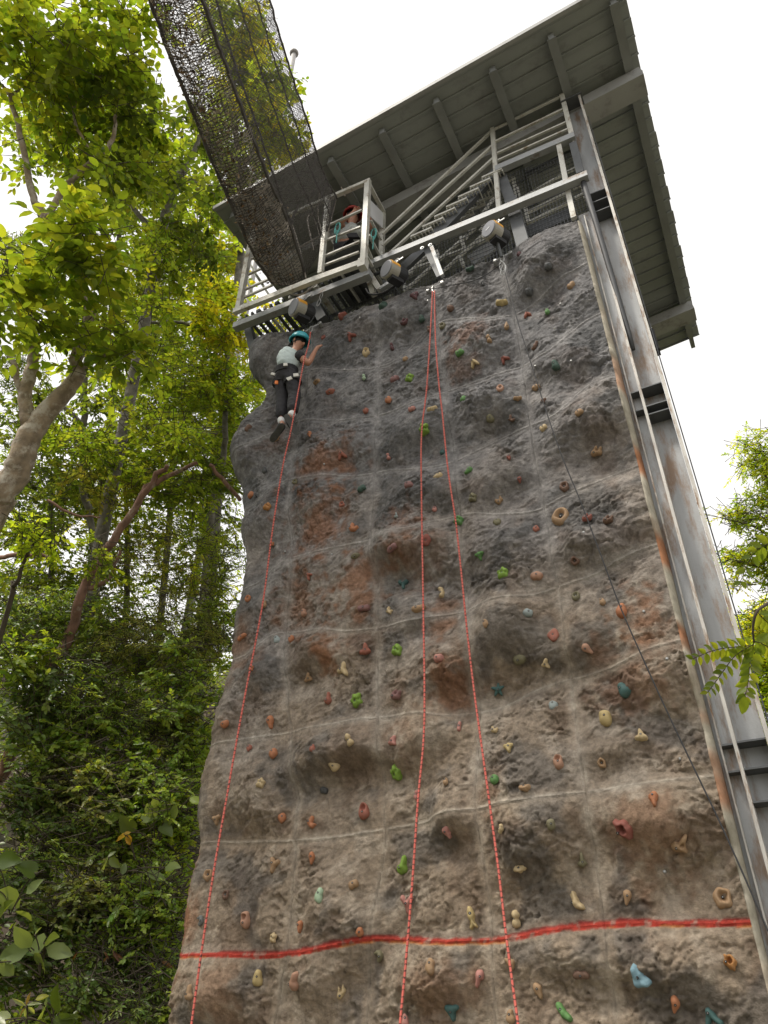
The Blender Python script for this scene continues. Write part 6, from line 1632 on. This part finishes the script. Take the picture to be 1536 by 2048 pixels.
E = [('pelvis', 'waist'), ('waist', 'chest'), ('chest', 'neckb'), ('neckb', 'neck'), ('neck', 'head'), ('head', 'headt'), ('chest', 'shr'), ('shr', 'elr'), ('elr', 'wrr'), ('chest', 'shl'), ('shl', 'ell'), ('ell', 'wrl'),
     ('pelvis', 'hpr'), ('hpr', 'knr'), ('knr', 'anr'), ('pelvis', 'hpl'), ('hpl', 'knl'), ('knl', 'anl'), ('anr', 'hlr'), ('hlr', 'tor'), ('anl', 'hll'), ('hll', 'tol')]
dF = at(642, 687, -.15) - Pj['har']
hand(J, E, 'wrr', 'palmr', Pj['har'], dF, np.cross(dF, np.array([0, 1., 0])), .95)
hand(J, E, 'wrl', 'palml', Pj['hal'], np.array([.1, .2, 1.]), np.array([1., 0, -.1]), .95)
body = skin('body', J, E, M['skin'], cl)
g = lambda k, r: (Pj[k], r)
sh_low = Pj['waist'] * .55 + Pj['pelvis'] * .45
skin('shirt', {'chest': (Pj['chest'] + np.array([0, -.006, 0]), (.150, .128)), 'mid': (Pj['chest'] * .5 + sh_low * .5, (.138, .122)), 'low': (sh_low, (.130, .12)), 'nb': (Pj['neckb'], .085), 'shl': (Pj['shl'], .07), 'sl': (Pj['shl'] * .6 + Pj['ell'] * .4, .055), 'shr': (Pj['chest'] * .45 + Pj['shr'] * .55, .07)},
     [('chest', 'mid'), ('mid', 'low'), ('chest', 'nb'), ('chest', 'shl'), ('shl', 'sl'), ('chest', 'shr')], M['shirt'], cl)
skin('sleeve', {'a': (Pj['chest'] * .3 + Pj['shr'] * .7, .082), 'shr': (Pj['shr'], .074), 'b': (Pj['shr'] * .55 + Pj['elr'] * .45, .062)}, [('a', 'shr'), ('shr', 'b')], M['black_cloth'], cl)
skin('trousers', {'p': g('pelvis', .122), 'w': (Pj['pelvis'] * .25 + Pj['waist'] * .75, .118), 'hpr': g('hpr', .092), 'knr': g('knr', .077), 'cr': (Pj['knr'] * .35 + Pj['anr'] * .65, .074), 'ar': (Pj['anr'] * .88 + Pj['knr'] * .12, .056),
                  'hpl': g('hpl', .092), 'knl': g('knl', .077), 'clf': (Pj['knl'] * .35 + Pj['anl'] * .65, .074), 'al': (Pj['anl'] * .88 + Pj['knl'] * .12, .056)},
     [('p', 'w'), ('p', 'hpr'), ('hpr', 'knr'), ('knr', 'cr'), ('cr', 'ar'), ('p', 'hpl'), ('hpl', 'knl'), ('knl', 'clf'), ('clf', 'al')], M['trousers'], cl)
for s_, kn, an, hl, to in [('r', 'knr', 'anr', 'hlr', 'tor'), ('l', 'knl', 'anl', 'hll', 'tol')]:
    skin('sock', {'a': (Pj[an] * .85 + Pj[kn] * .15, .046), 'c': (Pj[an], .046), 'b': (Pj[an] * .4 + Pj[hl] * .6, .045)}, [('a', 'c'), ('c', 'b')], M['sock'], cl)
    so = skin('shoe', {'h': (Pj[hl], .052), 'm': (Pj[hl] * .5 + Pj[to] * .5, (.046, .052)), 't': (Pj[to], (.04, .05))}, [('h', 'm'), ('m', 't')], M['shoe'], cl)
    # sole on the side turned to the camera
    d = Pj[to] - Pj[hl]; L = np.linalg.norm(d); d /= L; vw = CAM - Pj[hl]; vw /= np.linalg.norm(vw); nrm_ = vw - d * (vw @ d); nrm_ /= np.linalg.norm(nrm_); sd = np.cross(d, nrm_)
    c_ = (Pj[to] + Pj[hl]) / 2 + nrm_ * .04
    mb = MB(); vs = []
    for zoff in (0, .012):
        for (t, w) in [(-.62, .018), (-.5, .034), (-.1, .032), (.3, .042), (.52, .034), (.63, .016)]: vs += [c_ + d * L * t * 1.15 + sd * w + nrm_ * zoff, c_ + d * L * t * 1.15 - sd * w + nrm_ * zoff]
    fs = []
    for k in range(5):
        fs += [(2 * k, 2 * k + 1, 2 * k + 3, 2 * k + 2), (12 + 2 * k, 12 + 2 * k + 2, 12 + 2 * k + 3, 12 + 2 * k + 1), (2 * k, 2 * k + 2, 12 + 2 * k + 2, 12 + 2 * k), (2 * k + 1, 12 + 2 * k + 1, 12 + 2 * k + 3, 2 * k + 3)]
    fs += [(0, 12, 13, 1), (10, 11, 23, 22)]
    mb.add(vs, fs); build('sole', mb, M['sole'], so)
# harness: waist belt, leg loops with pale buckles, orange tag
def loop(c, axis, r1, r2, ref, wdt, m_, name, root, span=(0, 360)):
    axis = axis / np.linalg.norm(axis); x = ref - axis * (ref @ axis); x /= np.linalg.norm(x); y = np.cross(axis, x)
    mb = MB(); prev = None
    aa = np.linspace(R(span[0]), R(span[1]), 25); vs = []
    for a in aa:
        p = c + x * r1 * math.cos(a) + y * r2 * math.sin(a); o_ = (x * math.cos(a) / r1 + y * math.sin(a) / r2); o_ /= np.linalg.norm(o_)
        vs += [p - axis * wdt, p + axis * wdt, p + axis * wdt + o_ * .009, p - axis * wdt + o_ * .009]
    fs = []
    for k in range(24):
        for j in range(4): fs.append((4 * k + j, 4 * k + (j + 1) % 4, 4 * k + 4 + (j + 1) % 4, 4 * k + 4 + j))
    mb.add(vs, fs); return build(name, mb, m_, root)
ha = cl
wa = Pj['pelvis'] * .55 + Pj['waist'] * .45
loop(wa, Pj['waist'] - Pj['pelvis'], .128, .122, np.array([1., 0, 0]), .036, M['black_cloth'], 'waist_belt', cl)
loop(Pj['hpr'] * .8 + Pj['knr'] * .2, Pj['hpr'] - Pj['knr'], .098, .098, np.array([1., 0, 0]), .022, M['black_cloth'], 'leg_loop', cl)
loop(Pj['hpl'] * .8 + Pj['knl'] * .2, Pj['hpl'] - Pj['knl'], .098, .098, np.array([1., 0, 0]), .022, M['black_cloth'], 'leg_loop', cl)
for (px, py, ang, w) in [(579, 757, .5, .030), (592, 750, .15, .028), (546, 748, 1.2, .018), (571, 729, .1, .022)]:
    c_ = at(px, py, -.49); a_ = LAT * math.cos(ang) + np.array([0, 0, 1.]) * math.sin(ang); b_ = np.array([0, 0, 1.]) * math.cos(ang) - LAT * math.sin(ang)
    mb = MB(); mb.frame_box(c_, a_ * w, b_ * .022, np.array([0, .006, 0])); build('buckle', mb, M['strap'], cl)
c_ = at(553, 765, -.45); mb = MB(); mb.frame_box(c_, LAT * .016, np.array([0, 0, .024]), np.array([0, .008, 0])); build('gear_tag', mb, M['orange_plastic'], cl)
# rope tie-in seen beside the hip
hc = Pj['head'] + np.array([.003, 0, .02])
look = LAT * .62 + FWDH * .15 + np.array([0, 0, -.45]) - FWDH * .45
make_head(cl, hc, look, np.array([.12, -.1, 1.]), .078, M['skin'], M['hair'])
helmet(cl, hc, look * np.array([1, 1, .35]) , np.array([.16, -.05, 1.]), .094, M['helmet'])
fx, xx, uu = face_frame(look, np.array([.12, -.1, 1.]))
for s_ in (-1, 1):
    mb = MB(); mb.tube([hc + xx * s_ * .085 + uu * .02, hc + xx * s_ * .07 - uu * .05 + fx * .02, hc - uu * .085 + fx * .035], .006, 5); build('chin_strap', mb, M['black_cloth'], cl)
mb = MB(); mb.tube(list(smooth_path([hc - fx * .07 - uu * .01, hc - fx * .12 - uu * .03, hc - fx * .15 - uu * .07], 4)), [.025, .026, .026, .025, .024, .02, .016, .012, .008], 8); build('ponytail', mb, M['hair'], cl, smooth=True)

# ---------------- the guide on the balcony
gd = thing('person', 'guide in red helmet and pale shirt on the balcony, one hand raised to the forehead', 'person', at(695, 540, -.05))
yq = -.12
G = {k: at(*v) for k, v in dict(pelvis=(690, 496, yq), waist=(692, 484, yq), chest=(699, 466, yq), neckb=(703, 455, yq), neck=(704, 449, yq), head=(705, 434, yq - .01),
     shl=(688, 459, yq + .02), shr=(716, 464, yq - .06), ell=(682, 445, yq - .18), wrl=(700, 430, yq - .2), hal=(708, 424, yq - .17),
     elr=(742, 455, yq + .1), wrr=(742, 438, yq + .05), har=(739, 431, yq + .03), hpl=(682, 500, yq), hpr=(697, 498, yq), knl=(682, 524, yq), knr=(699, 522, yq), anl=(683, 548, yq), anr=(700, 545, yq)).items()}
zfoot = zb + .10
for k in ('anl', 'anr'): G[k][2] = zfoot + .06; 
for a_, b_, c_ in (('hpl', 'knl', 'anl'), ('hpr', 'knr', 'anr')): G[c_][0] = G[a_][0]; G[c_][1] = G[a_][1]; G[b_] = (G[a_] + G[c_]) / 2
J = {'pelvis': (G['pelvis'], .10), 'waist': (G['waist'], .092), 'chest': (G['chest'], .112), 'neckb': (G['neckb'], .055), 'neck': (G['neck'], .047), 'head': (G['head'], .085), 'headt': (G['head'] + np.array([0, 0, .05]), .075),
     'shl': (G['shl'], .05), 'ell': (G['ell'], .035), 'wrl': (G['wrl'], .024), 'shr': (G['shr'], .05), 'elr': (G['elr'], .035), 'wrr': (G['wrr'], .024),
     'hpl': (G['hpl'], .075), 'knl': (G['knl'], .05), 'anl': (G['anl'], .035), 'hpr': (G['hpr'], .075), 'knr': (G['knr'], .05), 'anr': (G['anr'], .035),
     'tl': (G['anl'] + np.array([.02, -.15, -.03]), .03), 'tr': (G['anr'] + np.array([.02, -.15, -.03]), .03)}
E = [('pelvis', 'waist'), ('waist', 'chest'), ('chest', 'neckb'), ('neckb', 'neck'), ('neck', 'head'), ('head', 'headt'), ('chest', 'shl'), ('shl', 'ell'), ('ell', 'wrl'), ('chest', 'shr'), ('shr', 'elr'), ('elr', 'wrr'),
     ('pelvis', 'hpl'), ('hpl', 'knl'), ('knl', 'anl'), ('anl', 'tl'), ('pelvis', 'hpr'), ('hpr', 'knr'), ('knr', 'anr'), ('anr', 'tr')]
hand(J, E, 'wrl', 'palml', G['hal'], np.array([1., .1, .1]), np.array([0, .5, -1.]), 1.05)
hand(J, E, 'wrr', 'palmr', G['har'], np.array([-.3, -.6, .6]), np.array([1., 0, .3]), 1.05)
skin('body', J, E, M['skin'], gd)
skin('shirt', {'chest': (G['chest'], (.165, .145)), 'low': (G['pelvis'] * .6 + G['waist'] * .4, .145), 'nb': (G['neckb'], .085), 'shl': (G['shl'], .08), 'sl': (G['shl'] * .55 + G['ell'] * .45, .052), 'shr': (G['shr'], .08), 'sr': (G['shr'] * .55 + G['elr'] * .45, .052)},
     [('chest', 'low'), ('chest', 'nb'), ('chest', 'shl'), ('shl', 'sl'), ('chest', 'shr'), ('shr', 'sr')], M['shirt_grey'], gd)
skin('trousers', {'p': (G['pelvis'], .113), 'hpl': (G['hpl'], .088), 'knl': (G['knl'], .064), 'al': (G['anl'], .05), 'hpr': (G['hpr'], .088), 'knr': (G['knr'], .064), 'ar': (G['anr'], .05)},
     [('p', 'hpl'), ('hpl', 'knl'), ('knl', 'al'), ('p', 'hpr'), ('hpr', 'knr'), ('knr', 'ar')], M['trousers'], gd)
for k in 'lr':
    skin('shoe', {'h': (G['an' + k] + np.array([0, .03, -.02]), .042), 't': (G['an' + k] + np.array([.02, -.16, -.03]), .036)}, [('h', 't')], M['shoe'], gd)
hc = G['head'] + np.array([0, 0, .02]); look = np.array([.75, -.62, -.25])
make_head(gd, hc, look, np.array([0, 0, 1.]), .085, M['skin'], M['hair'])
helmet(gd, hc, look * np.array([1, 1, .3]), np.array([-.05, .1, 1.]), .1, M['helmet_red'], False)
c_ = at(706, 472, yq - .14)
mb = MB(); mb.frame_box(c_, LAT * .075, np.array([-.02, 0, .06]), np.array([0, .02, 0])); build('chest_bag', mb, M['black_cloth'], gd)
# coils of teal cord hanging on the rails
for i, (px, py, lab) in enumerate([(675, 455, 'coil of teal cord hanging on the front balcony rail'), (747, 467, 'coil of teal cord hanging on the right side rail of the balcony')]):
    y_ = YP - .0 if i == 0 else YP + .18
    p = at(px, py, y_)
    mb = MB()
    for k in range(3): mb.link(p + (.006 * k, .0, .10), p + (-.006 * k, 0, -.08 - .03 * k), .006)
    mb.tube([p + (0, 0, -.06), p + (-.01, 0, -.32)], .008, 5)
    o = build('cord_coil', mb, M['teal_cord'], origin=p); tag(o, lab, 'cord')
